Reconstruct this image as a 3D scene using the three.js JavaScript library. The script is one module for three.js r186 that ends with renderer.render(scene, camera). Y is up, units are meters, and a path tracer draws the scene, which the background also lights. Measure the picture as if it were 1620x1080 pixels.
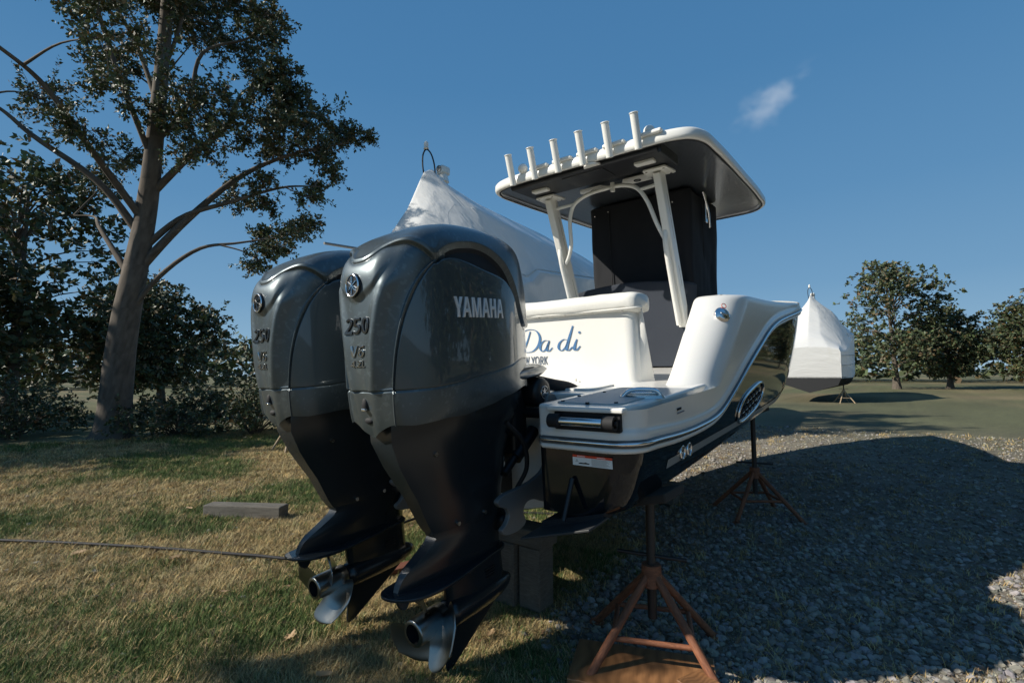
import * as THREE from 'three';
import { mergeGeometries, mergeVertices, toCreasedNormals } from 'three/addons/utils/BufferGeometryUtils.js';
import { RoundedBoxGeometry } from 'three/addons/geometries/RoundedBoxGeometry.js';
import { FontLoader } from 'three/addons/loaders/FontLoader.js';
import { TextGeometry } from 'three/addons/geometries/TextGeometry.js';

// ---------------------------------------------------------------- camera, sky, sun, exposure
const W = 1024, H = 682;
const scene = new THREE.Scene();
const camera = new THREE.PerspectiveCamera(68.91, W / H, 0.05, 900);
camera.position.set(2.05, 1.367, 2.0);
camera.rotation.order = 'YXZ';
camera.rotation.set(0.0615, 0.646, -0.008);

const renderer = new THREE.WebGLRenderer({ antialias: true });
renderer.setSize(W, H);
renderer.toneMapping = THREE.LinearToneMapping;
renderer.toneMappingExposure = 1.32;
renderer.shadowMap.enabled = true;

const SUN = new THREE.Vector3(-0.56, 0.56, 0.61).normalize();
function hash2(x, y, s = 0) { let h = Math.imul(x | 0, 374761393) ^ Math.imul(y | 0, 668265263) ^ Math.imul(s | 0, 2147483647 - 1013904223); h = Math.imul(h ^ (h >>> 13), 1274126177); return ((h ^ (h >>> 16)) >>> 0) / 4294967296; }
function vnoise(x, y, s = 0, per = 0) {
  const xi = Math.floor(x), yi = Math.floor(y), fx = x - xi, fy = y - yi;
  const u = fx * fx * (3 - 2 * fx), v = fy * fy * (3 - 2 * fy);
  const w = (a) => per ? ((a % per) + per) % per : a;
  const a = hash2(w(xi), w(yi), s), b = hash2(w(xi + 1), w(yi), s), c = hash2(w(xi), w(yi + 1), s), d = hash2(w(xi + 1), w(yi + 1), s);
  return a + (b - a) * u + (c - a) * v + (a - b - c + d) * u * v;
}
function fbm(x, y, o = 4, s = 0, per = 0) { let t = 0, a = 0.5, n = 0; for (let i = 0; i < o; i++) { t += a * vnoise(x, y, s + i * 17, per); n += a; a *= 0.5; x *= 2; y *= 2; per *= 2; } return t / n; }
{
  const w = 2048, h = 1024, data = new Float32Array(w * h * 4);
  const cd = new THREE.Vector3(-0.142, 0.437, -0.886).normalize();
  const cr = new THREE.Vector3().crossVectors(cd, new THREE.Vector3(0, 1, 0)).normalize(), cu = new THREE.Vector3().crossVectors(cr, cd);
  const stops = [[-1, .30, .40, .50], [0, .30, .44, .56], [.06, .215, .37, .52], [.15, .145, .295, .47], [.3, .095, .235, .42], [.5, .062, .185, .365], [.75, .046, .15, .32], [1, .04, .13, .29]];
  const d = new THREE.Vector3();
  for (let j = 0; j < h; j++) for (let i = 0; i < w; i++) {
    const az = ((i + .5) / w - .5) * 2 * Math.PI, el = ((j + .5) / h - .5) * Math.PI;
    d.set(Math.cos(el) * Math.cos(az), Math.sin(el), Math.cos(el) * Math.sin(az));
    let k = 0; while (k < stops.length - 2 && d.y > stops[k + 1][0]) k++;
    const A = stops[k], B = stops[k + 1], t = Math.min(1, Math.max(0, (d.y - A[0]) / (B[0] - A[0])));
    let r = (A[1] + (B[1] - A[1]) * t) * .87, g = (A[2] + (B[2] - A[2]) * t) * .87, b = (A[3] + (B[3] - A[3]) * t) * .87;
    const cx = d.dot(cr), cy = d.dot(cu);
    if (d.dot(cd) > .9) {
      const wx = cx + .012 * (fbm(cx * 60, cy * 60, 3, 7) - .5), wy = cy + .012 * (fbm(cx * 60 + 5, cy * 60, 3, 8) - .5), q = Math.hypot((wx - .012) / .060, (wy - wx * .35) / .036), n = fbm(wx * 34 + 9, wy * 60 + 4, 6, 3);
      const c = Math.min(1, Math.max(0, (1 - q) * .75 + (n - .5) * 1.5)) * Math.max(0, Math.min(1, (1.25 - q) * 1.1)) * .40;
      r += (.55 - r) * c; g += (.59 - g) * c; b += (.64 - b) * c;
    }
    const o = (j * w + i) * 4; data[o] = r; data[o + 1] = g; data[o + 2] = b; data[o + 3] = 1;
  }
  const t = new THREE.DataTexture(data, w, h, THREE.RGBAFormat, THREE.FloatType);
  t.mapping = THREE.EquirectangularReflectionMapping; t.magFilter = t.minFilter = THREE.LinearFilter; t.needsUpdate = true;
  scene.background = t; scene.environment = t;
}
const sun = new THREE.DirectionalLight(new THREE.Color(1, .94, .84), 4.9);
sun.position.copy(SUN).multiplyScalar(40); sun.castShadow = true;
Object.assign(sun.shadow.camera, { left: -16, right: 16, top: 16, bottom: -16, near: 1, far: 90 }); sun.shadow.mapSize.set(4096, 4096); sun.shadow.bias = -0.0005;
scene.add(sun); scene.add(sun.target);

// ---------------------------------------------------------------- helpers
let seed = 12345; const rnd = () => { seed |= 0; seed = seed + 0x6D2B79F5 | 0; let t = Math.imul(seed ^ seed >>> 15, 1 | seed); t = t + Math.imul(t ^ t >>> 7, 61 | t) ^ t; return ((t ^ t >>> 14) >>> 0) / 4294967296; };
const rr = (a, b) => a + (b - a) * rnd();
const V = (x, y, z) => new THREE.Vector3(x, y, z);
const lerp = (a, b, t) => a + (b - a) * t, clamp = (x, a = 0, b = 1) => Math.min(b, Math.max(a, x));
const sstep = (a, b, x) => { const t = clamp((x - a) / (b - a)); return t * t * (3 - 2 * t); };
function interp(tab, x) { // smooth table: [[x, y], ...]
  const n = tab.length; if (x <= tab[0][0]) return tab[0][1]; if (x >= tab[n - 1][0]) return tab[n - 1][1];
  let i = 0; while (x > tab[i + 1][0]) i++;
  const x0 = tab[i][0], x1 = tab[i + 1][0], y0 = tab[i][1], y1 = tab[i + 1][1], h = x1 - x0;
  const m0 = i > 0 ? (y1 - tab[i - 1][1]) / (x1 - tab[i - 1][0]) : (y1 - y0) / h, m1 = i < n - 2 ? (tab[i + 2][1] - y0) / (tab[i + 2][0] - x0) : (y1 - y0) / h;
  const t = (x - x0) / h, t2 = t * t, t3 = t2 * t;
  return (2 * t3 - 3 * t2 + 1) * y0 + (t3 - 2 * t2 + t) * h * m0 + (-2 * t3 + 3 * t2) * y1 + (t3 - t2) * h * m1;
}
const used = {};
function numbered(n) { const k = used[n] = (used[n] ?? -1) + 1; return k ? `${n}_${String(k).padStart(3, '0')}` : n; }
function sh(o) { o.traverse(m => { if (m.isMesh) { m.castShadow = m.receiveShadow = true; } }); return o; }
function part(name, geo, mat, parent) { const m = new THREE.Mesh(Array.isArray(geo) ? merge(geo) : geo, mat); m.name = name; m.castShadow = m.receiveShadow = true; parent.add(m); return m; }
function merge(list) { return mergeGeometries(list.map(g => { const q = g.index ? g.toNonIndexed() : g; for (const k of Object.keys(q.attributes)) if (!['position', 'normal', 'uv'].includes(k)) q.deleteAttribute(k); if (!q.attributes.uv) q.setAttribute('uv', new THREE.BufferAttribute(new Float32Array(q.attributes.position.count * 2), 2)); return q; })); }
function thing(name, label, category, pos = [0, 0, 0], group) { const g = new THREE.Group(); g.name = numbered(name); g.position.set(...pos); g.userData = { label, category }; if (group) g.userData.group = group; scene.add(g); return g; }
function tagMesh(name, geo, mat, label, category, group) { const m = part(numbered(name), geo, mat, scene); m.userData = { label, category }; if (group) m.userData.group = group; return m; }
function struct(name, geo, mat) { const m = part(name, geo, mat, scene); m.userData.kind = 'structure'; return m; }
function tube(pts, r, seg = 24, rad = 8, closed = false) { const c = new THREE.CatmullRomCurve3(pts.map(p => p.isVector3 ? p : V(...p)), closed, 'centripetal'); return new THREE.TubeGeometry(c, seg, r, rad, closed); }
function capped(pts, r, seg = 24, rad = 10) { const P = pts.map(p => p.isVector3 ? p : V(...p)); const g = tube(P, r, seg, rad); const a = new THREE.SphereGeometry(r, rad, 6).translate(P[0].x, P[0].y, P[0].z), e = P[P.length - 1], b = new THREE.SphereGeometry(r, rad, 6).translate(e.x, e.y, e.z); return merge([g, a, b]); }
function bar(a, b, r0, r1 = r0, n = 10) { a = V(...a); b = V(...b); const d = b.clone().sub(a), L = d.length(); const g = new THREE.CylinderGeometry(r1, r0, L, n); g.translate(0, L / 2, 0); g.applyQuaternion(new THREE.Quaternion().setFromUnitVectors(V(0, 1, 0), d.normalize())); g.translate(a.x, a.y, a.z); return g; }
function rbox(w, h, d, r, x = 0, y = 0, z = 0) { return new RoundedBoxGeometry(w, h, d, 3, r).translate(x, y, z); }
// grid(rows): rows[i][j] = Vector3 -> indexed surface, uv in metres along rows / columns
function grid(rows, { closed = false, flip = false } = {}) {
  const n = rows.length, m = rows[0].length, pos = [], uv = [], idx = [];
  for (let i = 0; i < n; i++) { let u = 0; for (let j = 0; j < m; j++) { const p = rows[i][j]; if (j) u += p.distanceTo(rows[i][j - 1]); pos.push(p.x, p.y, p.z); uv.push(u, i ? uv[((i - 1) * m + j) * 2 + 1] + p.distanceTo(rows[i - 1][j]) : 0); } }
  const mm = closed ? m : m - 1;
  for (let i = 0; i < n - 1; i++) for (let j = 0; j < mm; j++) { const a = i * m + j, b = i * m + (j + 1) % m, c = a + m, d = b + m; if (flip) idx.push(a, c, b, b, c, d); else idx.push(a, b, c, b, d, c); }
  const g = new THREE.BufferGeometry(); g.setAttribute('position', new THREE.Float32BufferAttribute(pos, 3)); g.setAttribute('uv', new THREE.Float32BufferAttribute(uv, 2)); g.setIndex(idx); g.computeVertexNormals(); return g;
}
// extrude a shape drawn in (a, b); axis 'x' -> a=z, b=y, thickness along x; 'y' -> a=x, b=z, thickness up y
function extr(pts, depth, axis, o = {}) {
  const s = new THREE.Shape(pts.map(p => new THREE.Vector2(p[0], p[1])));
  for (const h of o.holes || []) s.holes.push(h);
  const b = o.bevel ?? 0.004;
  const g = new THREE.ExtrudeGeometry(s, { depth: depth - 2 * b, bevelEnabled: b > 0, bevelThickness: b, bevelSize: b, bevelOffset: -b, bevelSegments: 3, curveSegments: 16, steps: 1 });
  g.translate(0, 0, b);
  const p = g.attributes.position, q = g.attributes.normal;
  for (const A of [p, q]) for (let i = 0; i < A.count; i++) { const x = A.getX(i), y = A.getY(i), z = A.getZ(i); if (axis === 'x') A.setXYZ(i, z, y, x); else if (axis === 'y') A.setXYZ(i, x, z, y); }
  if (axis !== 'z') { // mirrored mapping: turn the triangles round
    for (let i = 0; i < p.count; i += 3) for (const A of Object.values(g.attributes)) for (let k = 0; k < A.itemSize; k++) { const t = A.array[(i + 1) * A.itemSize + k]; A.array[(i + 1) * A.itemSize + k] = A.array[(i + 2) * A.itemSize + k]; A.array[(i + 2) * A.itemSize + k] = t; }
  }
  return g;
}
function smoothPoly(pts, n = 8, closed = true) { const c = new THREE.CatmullRomCurve3(pts.map(p => V(p[0], p[1], 0)), closed, 'centripetal'); return c.getPoints(pts.length * n).slice(0, closed ? -1 : undefined).map(p => [p.x, p.y]); }
function roundPoly(pts, r, n = 6) { const out = []; const N = pts.length; for (let i = 0; i < N; i++) { const p = pts[i], a = pts[(i + N - 1) % N], b = pts[(i + 1) % N]; const R = p[2] ?? r; const da = Math.hypot(a[0] - p[0], a[1] - p[1]), db = Math.hypot(b[0] - p[0], b[1] - p[1]); const ka = Math.min(R, da * .5) / da, kb = Math.min(R, db * .5) / db; const A = [lerp(p[0], a[0], ka), lerp(p[1], a[1], ka)], B = [lerp(p[0], b[0], kb), lerp(p[1], b[1], kb)]; for (let k = 0; k <= n; k++) { const t = k / n; out.push([(1 - t) ** 2 * A[0] + 2 * t * (1 - t) * p[0] + t * t * B[0], (1 - t) ** 2 * A[1] + 2 * t * (1 - t) * p[1] + t * t * B[1]]); } } return out; }
function dtex(w, h, fn, srgb = false, rep = null) { const d = new Uint8Array(w * h * 4); for (let j = 0; j < h; j++) for (let i = 0; i < w; i++) { const c = fn(i / w, j / h); const o = (j * w + i) * 4; if (typeof c === 'number') { d[o] = d[o + 1] = d[o + 2] = clamp(c) * 255; } else { d[o] = clamp(c[0]) * 255; d[o + 1] = clamp(c[1]) * 255; d[o + 2] = clamp(c[2]) * 255; } d[o + 3] = 255; } const t = new THREE.DataTexture(d, w, h); t.wrapS = t.wrapT = THREE.RepeatWrapping; t.magFilter = THREE.LinearFilter; t.minFilter = THREE.LinearMipmapLinearFilter; t.generateMipmaps = true; if (srgb) t.colorSpace = THREE.SRGBColorSpace; if (rep) t.repeat.set(...rep); t.needsUpdate = true; return t; }
const lin = (r, g, b) => new THREE.Color().setRGB(r, g, b);
const toS = (c) => c <= .0031308 ? c * 12.92 : 1.055 * Math.pow(c, 1 / 2.4) - .055;
function mat(r, g, b, rough = .5, o = {}) { return new THREE.MeshPhysicalMaterial({ color: lin(r, g, b), roughness: rough, ...o }); }

// ---------------------------------------------------------------- materials
const T = {};
T.smudge = dtex(512, 512, (u, v) => { const a = fbm(u * 6, v * 6, 5, 3, 6), b = fbm(u * 40, v * 40, 3, 8, 40); return .30 + .28 * a + .14 * (b > .62 ? 1 : 0) * a; });
T.fine = dtex(256, 256, (u, v) => fbm(u * 64, v * 64, 2, 5, 64));
T.gel = dtex(512, 512, (u, v) => { const a = fbm(u * 4, v * 4, 5, 21, 4), st = fbm(u * 30, v * 3, 4, 22, 0); const k = .94 + .06 * a - .07 * Math.max(0, st - .62); return [toS(.76 * k), toS(.75 * k * (.985 + .015 * a)), toS(.705 * k * (.97 + .03 * a))]; }, true);
T.dust = dtex(512, 512, (u, v) => { const a = fbm(u * 5, v * 5, 5, 31, 5), b = fbm(u * 70, v * 70, 2, 33, 70), d = (b > .7 ? .5 : 0) * a; const k = .78 + .34 * a + d * .9; return [toS(.088 * k), toS(.110 * k), toS(.119 * k)]; }, true);
T.cloth = dtex(256, 256, (u, v) => .5 + .25 * Math.sin(u * 256 * Math.PI * .5) * Math.sin(v * 256 * Math.PI * .5) + .25 * (fbm(u * 50, v * 50, 2, 4, 50) - .5));
T.quilt = dtex(256, 256, (u, v) => { const a = Math.abs(Math.sin(u * Math.PI * 8 + .4 * Math.sin(v * 25))), b = Math.abs(Math.sin(v * Math.PI * 8 + .4 * Math.sin(u * 25))); return Math.pow(a * b, .4) * .8 + .2 * fbm(u * 30, v * 30, 3, 9, 30); });
T.nonskid = dtex(256, 256, (u, v) => { const x = u * 24 % 1 - .5, y = v * 24 % 1 - .5; return Math.abs(x) + Math.abs(y) < .36 ? 1 : .1; });
T.wrap = dtex(1024, 1024, (u, v) => { const x = u * 8, y = v * 8; const w = 1 - Math.abs(fbm(x * .8, y * 2.2, 4, 41, 0) * 2 - 1); return .5 * w + .5 * fbm(x * 1.5, y * 5, 5, 44, 0); });
T.rust = dtex(512, 512, (u, v) => { const a = fbm(u * 8, v * 8, 5, 51, 8), b = fbm(u * 30, v * 30, 4, 52, 30); const k = .5 + a; return [toS(.21 * k * (.6 + .8 * b)), toS(.088 * k * (.5 + .8 * b)), toS(.043 * k * (.5 + .7 * b))]; }, true);
T.wood = dtex(512, 512, (u, v) => { const w = u + .04 * fbm(u * 3, v * 4, 3, 61, 0) + .02 * Math.sin(v * 9); const ring = .5 + .5 * Math.sin(w * 70 + 6 * fbm(u * 4, v * 1.5, 3, 62, 0)); const g = fbm(u * 120, v * 6, 3, 63, 0); const k = .55 + .35 * ring + .35 * g; return [toS(.30 * k), toS(.145 * k), toS(.06 * k)]; }, true);
T.oldwood = dtex(512, 512, (u, v) => { const g = fbm(u * 6, v * 90, 4, 71, 0), a = fbm(u * 5, v * 5, 4, 72, 5); const k = .5 + .6 * g + .3 * (a - .5); return [toS(.20 * k), toS(.165 * k), toS(.125 * k)]; }, true);
T.bark = dtex(256, 512, (u, v) => { const a = fbm(u * 14, v * 5, 5, 81, 14); const k = .4 + 1.0 * a; return [toS(.11 * k), toS(.09 * k), toS(.07 * k)]; }, true);

const M = {
  cowl: new THREE.MeshPhysicalMaterial({ map: T.dust, roughness: .40, metalness: .6, roughnessMap: null, clearcoat: .55, clearcoatRoughness: .16 }),
  cowlGloss: new THREE.MeshPhysicalMaterial({ color: lin(.060, .080, .090), roughness: .36, metalness: .55, clearcoat: 1, clearcoatRoughness: .035 }),
  black: mat(.009, .010, .0115, .45),
  leg: mat(.015, .020, .024, .24),
  rubber: mat(.008, .008, .009, .75),
  grey: mat(.20, .205, .20, .5, { metalness: .4 }),
  headliner: mat(.22, .235, .245, .45, { bumpMap: T.quilt, bumpScale: .004, clearcoat: .4, clearcoatRoughness: .3 }),
  bracket: mat(.05, .052, .052, .5, { metalness: .3 }),
  chrome: mat(.80, .80, .80, .12, { metalness: 1 }),
  letter: mat(.72, .74, .76, .30, { metalness: .35 }),
  steel: mat(.62, .61, .58, .22, { metalness: 1 }),
  prop: mat(.34, .335, .315, .30, { metalness: 1 }),
  gel: new THREE.MeshPhysicalMaterial({ map: T.gel, roughness: .3, clearcoat: .4, clearcoatRoughness: .12 }),
  white: mat(.76, .75, .70, .35, { clearcoat: .3, clearcoatRoughness: .2 }),
  vinyl: mat(.72, .705, .645, .5, { bumpMap: T.fine, bumpScale: .0006 }),
  hull: mat(.005, .0075, .0105, .05),
  bottom: mat(.014, .015, .017, .8, { bumpMap: T.fine, bumpScale: .0015 }),
  stripe: mat(.30, .31, .30, .35, { clearcoat: .4 }),
  navy: mat(.045, .052, .062, .35, { bumpMap: T.quilt, bumpScale: .0012, ior: 2.0, clearcoat: 1, clearcoatRoughness: .12 }),
  console: mat(.0065, .0075, .0105, .85, { bumpMap: T.cloth, bumpScale: .0006, sheen: .3, sheenRoughness: .6, sheenColor: lin(.05, .05, .06) }),
  canvas: mat(.020, .026, .038, .85, { bumpMap: T.cloth, bumpScale: .0006, sheen: .25, sheenRoughness: .6, sheenColor: lin(.1, .1, .12) }),
  nonskid: mat(.46, .47, .46, .6, { bumpMap: T.nonskid, bumpScale: .0015 }),
  rail: mat(.30, .31, .31, .25, { metalness: .85 }),
  blue: mat(.07, .17, .33, .35),
  navyText: mat(.08, .11, .16, .4),
  shrink: mat(.82, .82, .80, .75, { bumpMap: T.wrap, bumpScale: .022, transmission: .45, thickness: 0 }),
  rail2: mat(.10, .105, .105, .35, { metalness: .3 }),
  navyBox: mat(.010, .011, .014, .5, { clearcoat: .2 }),
  slot: mat(.42, .42, .38, .6),
  tan: mat(.36, .27, .17, .7),
  redwood: mat(.16, .055, .03, .7, { bumpMap: T.fine, bumpScale: .002 }),
  ringRed: mat(.45, .12, .10, .5),
  strap: mat(.5, .5, .48, .6),
  greasy: mat(.022, .018, .016, .5),
  padwood: mat(.05, .042, .034, .9, { bumpMap: T.fine, bumpScale: .002 }),
  block: new THREE.MeshPhysicalMaterial({ map: dtex(256, 256, (u, v) => { const a = fbm(u * 6, v * 6, 5, 201, 6), b = fbm(u * 40, v * 40, 3, 202, 40), k = .5 + .7 * a + .25 * (b - .5); return [toS(.19 * k), toS(.175 * k), toS(.145 * k)]; }, true), roughness: .95, bumpMap: T.fine, bumpScale: .006 }),
  rust: new THREE.MeshPhysicalMaterial({ map: T.rust, roughness: .75 }),
  ply: new THREE.MeshPhysicalMaterial({ map: T.wood, roughness: .45, clearcoat: .25, clearcoatRoughness: .3 }),
  oldwood: new THREE.MeshPhysicalMaterial({ map: T.oldwood, roughness: .9, bumpMap: T.fine, bumpScale: .002 }),
  bark: new THREE.MeshPhysicalMaterial({ map: T.bark, roughness: .95, bumpMap: T.bark, bumpScale: .02 }),
};
for (const k of ['cloth', 'quilt', 'fine', 'nonskid']) { T[k].repeat.set(k === 'cloth' ? 4 : k === 'nonskid' ? 5 : k === 'quilt' ? 1.6 : 3, k === 'cloth' ? 4 : k === 'nonskid' ? 5 : k === 'quilt' ? 1.6 : 3); }
T.dust.repeat.set(1.3, 1.3); T.wrap.repeat.set(.18, .18);
const font = await new FontLoader().loadAsync('fonts/droid/droid_sans_bold.typeface.json');
const fontR = await new FontLoader().loadAsync('fonts/droid/droid_sans_regular.typeface.json');
const TILT = 0.065; // the boat sits bow-up on its stands

// ---------------------------------------------------------------- ground
const gravelW = (x, z) => sstep(-.25, .45, (x - .62) - .35 * (z + .3) + (fbm(x * 1.6 + 7, z * 1.6 + 3, 3, 90) - .5) * 1.1) * sstep(-40, -8, z);
const greenW = (x, z) => clamp((fbm(x * .9 + 20, z * .9 + 11, 4, 91) - .46) * 5 + 1.3 * Math.exp(-((x + 1.1) ** 2 + (z - .45) ** 2) / .55)) * (1 - gravelW(x, z));
const groundY = (x, z) => (Math.abs(x) + Math.abs(z) > 40 ? 0 : (fbm(x * .7, z * .7, 3, 95) - .5) * .05 + (fbm(x * 5, z * 5, 2, 96) - .5) * .014 - .012);
{
  const axis = (c) => { const a = []; let s = .07, p = 0; while (p < 300) { a.push(p); p += s; if (p > 3.4) s *= 1.13; } a.push(300); return a.slice(1).reverse().map(v => c - v).concat([c], a.slice(1).map(v => c + v)); };
  const X = axis(-.3), Z = axis(-.6), n = X.length, m = Z.length, pos = [], col = [], uv = [], idx = [];
  for (let j = 0; j < m; j++) for (let i = 0; i < n; i++) {
    const x = X[i], z = Z[j]; pos.push(x, groundY(x, z), z); uv.push(x / 2.2, z / 2.2);
    const g = gravelW(x, z), e = greenW(x, z), b = (.75 + .5 * fbm(x * 2.2, z * 2.2, 3, 97)) * (.7 + .6 * fbm(x * .35 + 4, z * .35, 4, 98)), st = clamp((fbm(x * .16 + 2, z * .3 + 8, 4, 99) - .5) * 5); const c = [lerp(lerp(.195, .105, e), .17, g) * b, lerp(lerp(.150, .108, e), .152, g) * b, lerp(lerp(.082, .042, e), .128, g) * b]; const far = sstep(6, 16, Math.hypot(x, z)) * .85; c[0] = lerp(c[0], lerp(.065, .15, st) * b, far); c[1] = lerp(c[1], lerp(.078, .125, st) * b, far); c[2] = lerp(c[2], lerp(.030, .068, st) * b, far); col.push(c[0] * 1.45, c[1] * 1.42, c[2] * 1.35);
  }
  for (let j = 0; j < m - 1; j++) for (let i = 0; i < n - 1; i++) { const a = j * n + i; idx.push(a, a + n, a + 1, a + 1, a + n, a + n + 1); }
  const g = new THREE.BufferGeometry(); g.setAttribute('position', new THREE.Float32BufferAttribute(pos, 3)); g.setAttribute('color', new THREE.Float32BufferAttribute(col, 3)); g.setAttribute('uv', new THREE.Float32BufferAttribute(uv, 2)); g.setIndex(idx); g.computeVertexNormals();
  const soil = dtex(1024, 1024, (u, v) => { const s = fbm(u * 220 + 6 * fbm(u * 14, v * 14, 2, 5, 14), v * 60, 2, 101, 0), s2 = fbm(u * 60, v * 220 + 6 * fbm(u * 14, v * 14, 2, 6, 14), 2, 102, 0), f = fbm(u * 26, v * 26, 4, 103, 26); const k = .35 + .5 * Math.max(s, s2) + .35 * f; return [toS(clamp(k * .78)), toS(clamp(k * .76)), toS(clamp(k * .72))]; }, true);
  const bump = dtex(512, 512, (u, v) => .6 * fbm(u * 90, v * 90, 3, 111, 90) + .4 * fbm(u * 25, v * 25, 3, 112, 25));
  struct('ground', g, new THREE.MeshStandardMaterial({ map: soil, vertexColors: true, roughness: 1, bumpMap: bump, bumpScale: .02 }));
}
{ // thatch, grass and stones: nobody could count them
  const tuft = (n, L, lie, seedv) => { seed = seedv; const pos = [], nor = [], idx = []; for (let b = 0; b < n; b++) { const a = rr(0, 6.283), l = L * rr(.5, 1.15), w = rr(.0016, .0032), tilt = lie * rr(.6, 1.15), bx = rr(-.035, .035), bz = rr(-.035, .035), dx = Math.cos(a), dz = Math.sin(a); const k = pos.length / 3; let px = bx, py = -.004, pz = bz, ang = tilt * .5; for (let s = 0; s <= 3; s++) { const ww = w * (1 - s / 3.05); pos.push(px - dz * ww, py, pz + dx * ww, px + dz * ww, py, pz - dx * ww); nor.push(0, 1, 0, 0, 1, 0); px += dx * Math.sin(ang) * l / 3; pz += dz * Math.sin(ang) * l / 3; py += Math.max(.0, Math.cos(ang)) * l / 3; ang = Math.min(1.5, ang + tilt * .35); } for (let s = 0; s < 3; s++) { const q = k + s * 2; idx.push(q, q + 1, q + 2, q + 1, q + 3, q + 2); } } const g = new THREE.BufferGeometry(); g.setAttribute('position', new THREE.Float32BufferAttribute(pos, 3)); g.setIndex(idx); g.computeVertexNormals(); return g; };
  const kinds = [['dry_grass', tuft(12, .062, 1.25, 11), 'straw coloured dry grass thatch covering the boatyard ground', (e, g) => (1 - e * .75) * (1 - g * .96), [.44, .335, .155], 90000], ['green_grass', tuft(11, .068, .7, 12), 'short green grass growing in patches through the thatch', (e, g) => (.08 + e) * (1 - g), [.10, .150, .038], 52000], ['brown_thatch', tuft(12, .05, 1.45, 13), 'brown withered grass lying flat on the boatyard soil', (e, g) => (1 - e * .5) * (1 - g * .9), [.15, .105, .06], 40000]];
  const m4 = new THREE.Matrix4(), q = new THREE.Quaternion(), c = new THREE.Color();
  const spot = () => { // thicker towards the spot the photograph was taken from
    const u = rnd(), d = .75 * Math.pow(14 / .75, Math.pow(u, .92)), a = rr(-.95, .90) + .646 + Math.PI; return [2.05 + Math.sin(a) * d, 2.0 + Math.cos(a) * d, d];
  };
  for (const [name, geo, label, wf, base, N] of kinds) {
    seed = 555 + N; const mm = new THREE.MeshStandardMaterial({ color: 0xffffff, roughness: .9, side: THREE.DoubleSide }); const inst = new THREE.InstancedMesh(geo, mm, N); let k = 0, guard = 0;
    while (k < N && guard++ < N * 8) { const [x, z, d] = spot(); const e = greenW(x, z), g = gravelW(x, z); if (rnd() > wf(e, g)) continue; const s = rr(.38, 1.0) * (1 + d * .07); m4.compose(V(x, groundY(x, z), z), q.setFromEuler(new THREE.Euler(rr(-.2, .2), rr(0, 6.283), rr(-.2, .2))), V(s, s * rr(.7, 1.2), s)); inst.setMatrixAt(k, m4); const b = rr(.55, 1.35), h = rr(-.12, .12); inst.setColorAt(k, c.setRGB(base[0] * b * (1 + h), base[1] * b, base[2] * b * (1 - h))); k++; }
    inst.count = k; inst.name = name; inst.userData = { kind: 'stuff', label, category: 'grass' }; inst.castShadow = inst.receiveShadow = true; scene.add(inst);
  }
  { seed = 901; const g = new THREE.IcosahedronGeometry(1, 1); const p = g.attributes.position; for (let i = 0; i < p.count; i++) { const x = p.getX(i), y = p.getY(i), z = p.getZ(i), k = .75 + .5 * hash2(Math.round(x * 50), Math.round(y * 50 + z * 91), 4); p.setXYZ(i, x * k, y * k * .62, z * k * .85); } g.computeVertexNormals();
    const N = 60000, inst = new THREE.InstancedMesh(g, new THREE.MeshStandardMaterial({ roughness: .9 }), N); let k = 0, guard = 0; while (k < N && guard++ < N * 12) { const [x, z] = spot(); if (rnd() > gravelW(x, z) * .95 + .03) continue; const s = .0045 + .022 * Math.pow(rnd(), 3.4); m4.compose(V(x, groundY(x, z) + s * .25, z), q.setFromEuler(new THREE.Euler(rr(-.6, .6), rr(0, 6.283), rr(-.6, .6))), V(s, s, s)); inst.setMatrixAt(k, m4); const b = rr(.5, 1.35); inst.setColorAt(k, c.setRGB(.25 * b, .24 * b * rr(.94, 1.04), .215 * b * rr(.85, 1.1))); k++; }
    inst.count = k; inst.name = 'gravel'; inst.userData = { kind: 'stuff', label: 'small grey stones scattered over the yard under the boat', category: 'gravel' }; inst.castShadow = inst.receiveShadow = true; scene.add(inst); }
}

// ---------------------------------------------------------------- centre console boat (built in its own level frame, then tilted bow-up)
const boat = thing('fishing_boat', 'white and black centre console fishing boat on stands with hardtop and rod holders', 'boat'); boat.rotation.x = TILT;
const LB = 8.7;
const hullF = {
  t: z => clamp(-z / LB),
  xs: z => { const t = clamp(-z / LB); return 1.285 * (t < .42 ? 1 : Math.max(0, 1 - Math.pow((t - .42) / .58, 2.4))); },
  ys: z => 1.775 + .34 * Math.pow(clamp((-z - 2.6) / 6.1), 1.6),
  xc: z => { const t = clamp(-z / LB); return 1.06 * (t < .3 ? 1 : Math.max(0, 1 - Math.pow((t - .3) / .68, 2))); },
  yc: z => .735 + .75 * Math.pow(clamp((-z - 3.4) / 5.3), 1.8),
  yk: z => .45 + 1.2 * Math.pow(clamp((-z - 5.6) / 3.1), 2.2),
};
hullF.side = (y, z) => lerp(hullF.xc(z), hullF.xs(z), Math.pow(clamp((y - hullF.yc(z)) / (hullF.ys(z) - hullF.yc(z))), .34));
const railT = [[-8.7, 2.06], [-7.2, 1.93], [-6, 1.83], [-4.8, 1.74], [-4, 1.68], [-3.4, 1.63], [-3.0, 1.585], [-2.645, 1.515], [-2.285, 1.40], [-1.974, 1.294], [-1.697, 1.185], [-1.49, 1.105], [-1.30, 1.042], [-1.12, 1.015], [-.8, 1.012], [-.5, 1.025], [-.2, 1.05], [.05, 1.065]];
const railY = z => interp(railT, z);
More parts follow.
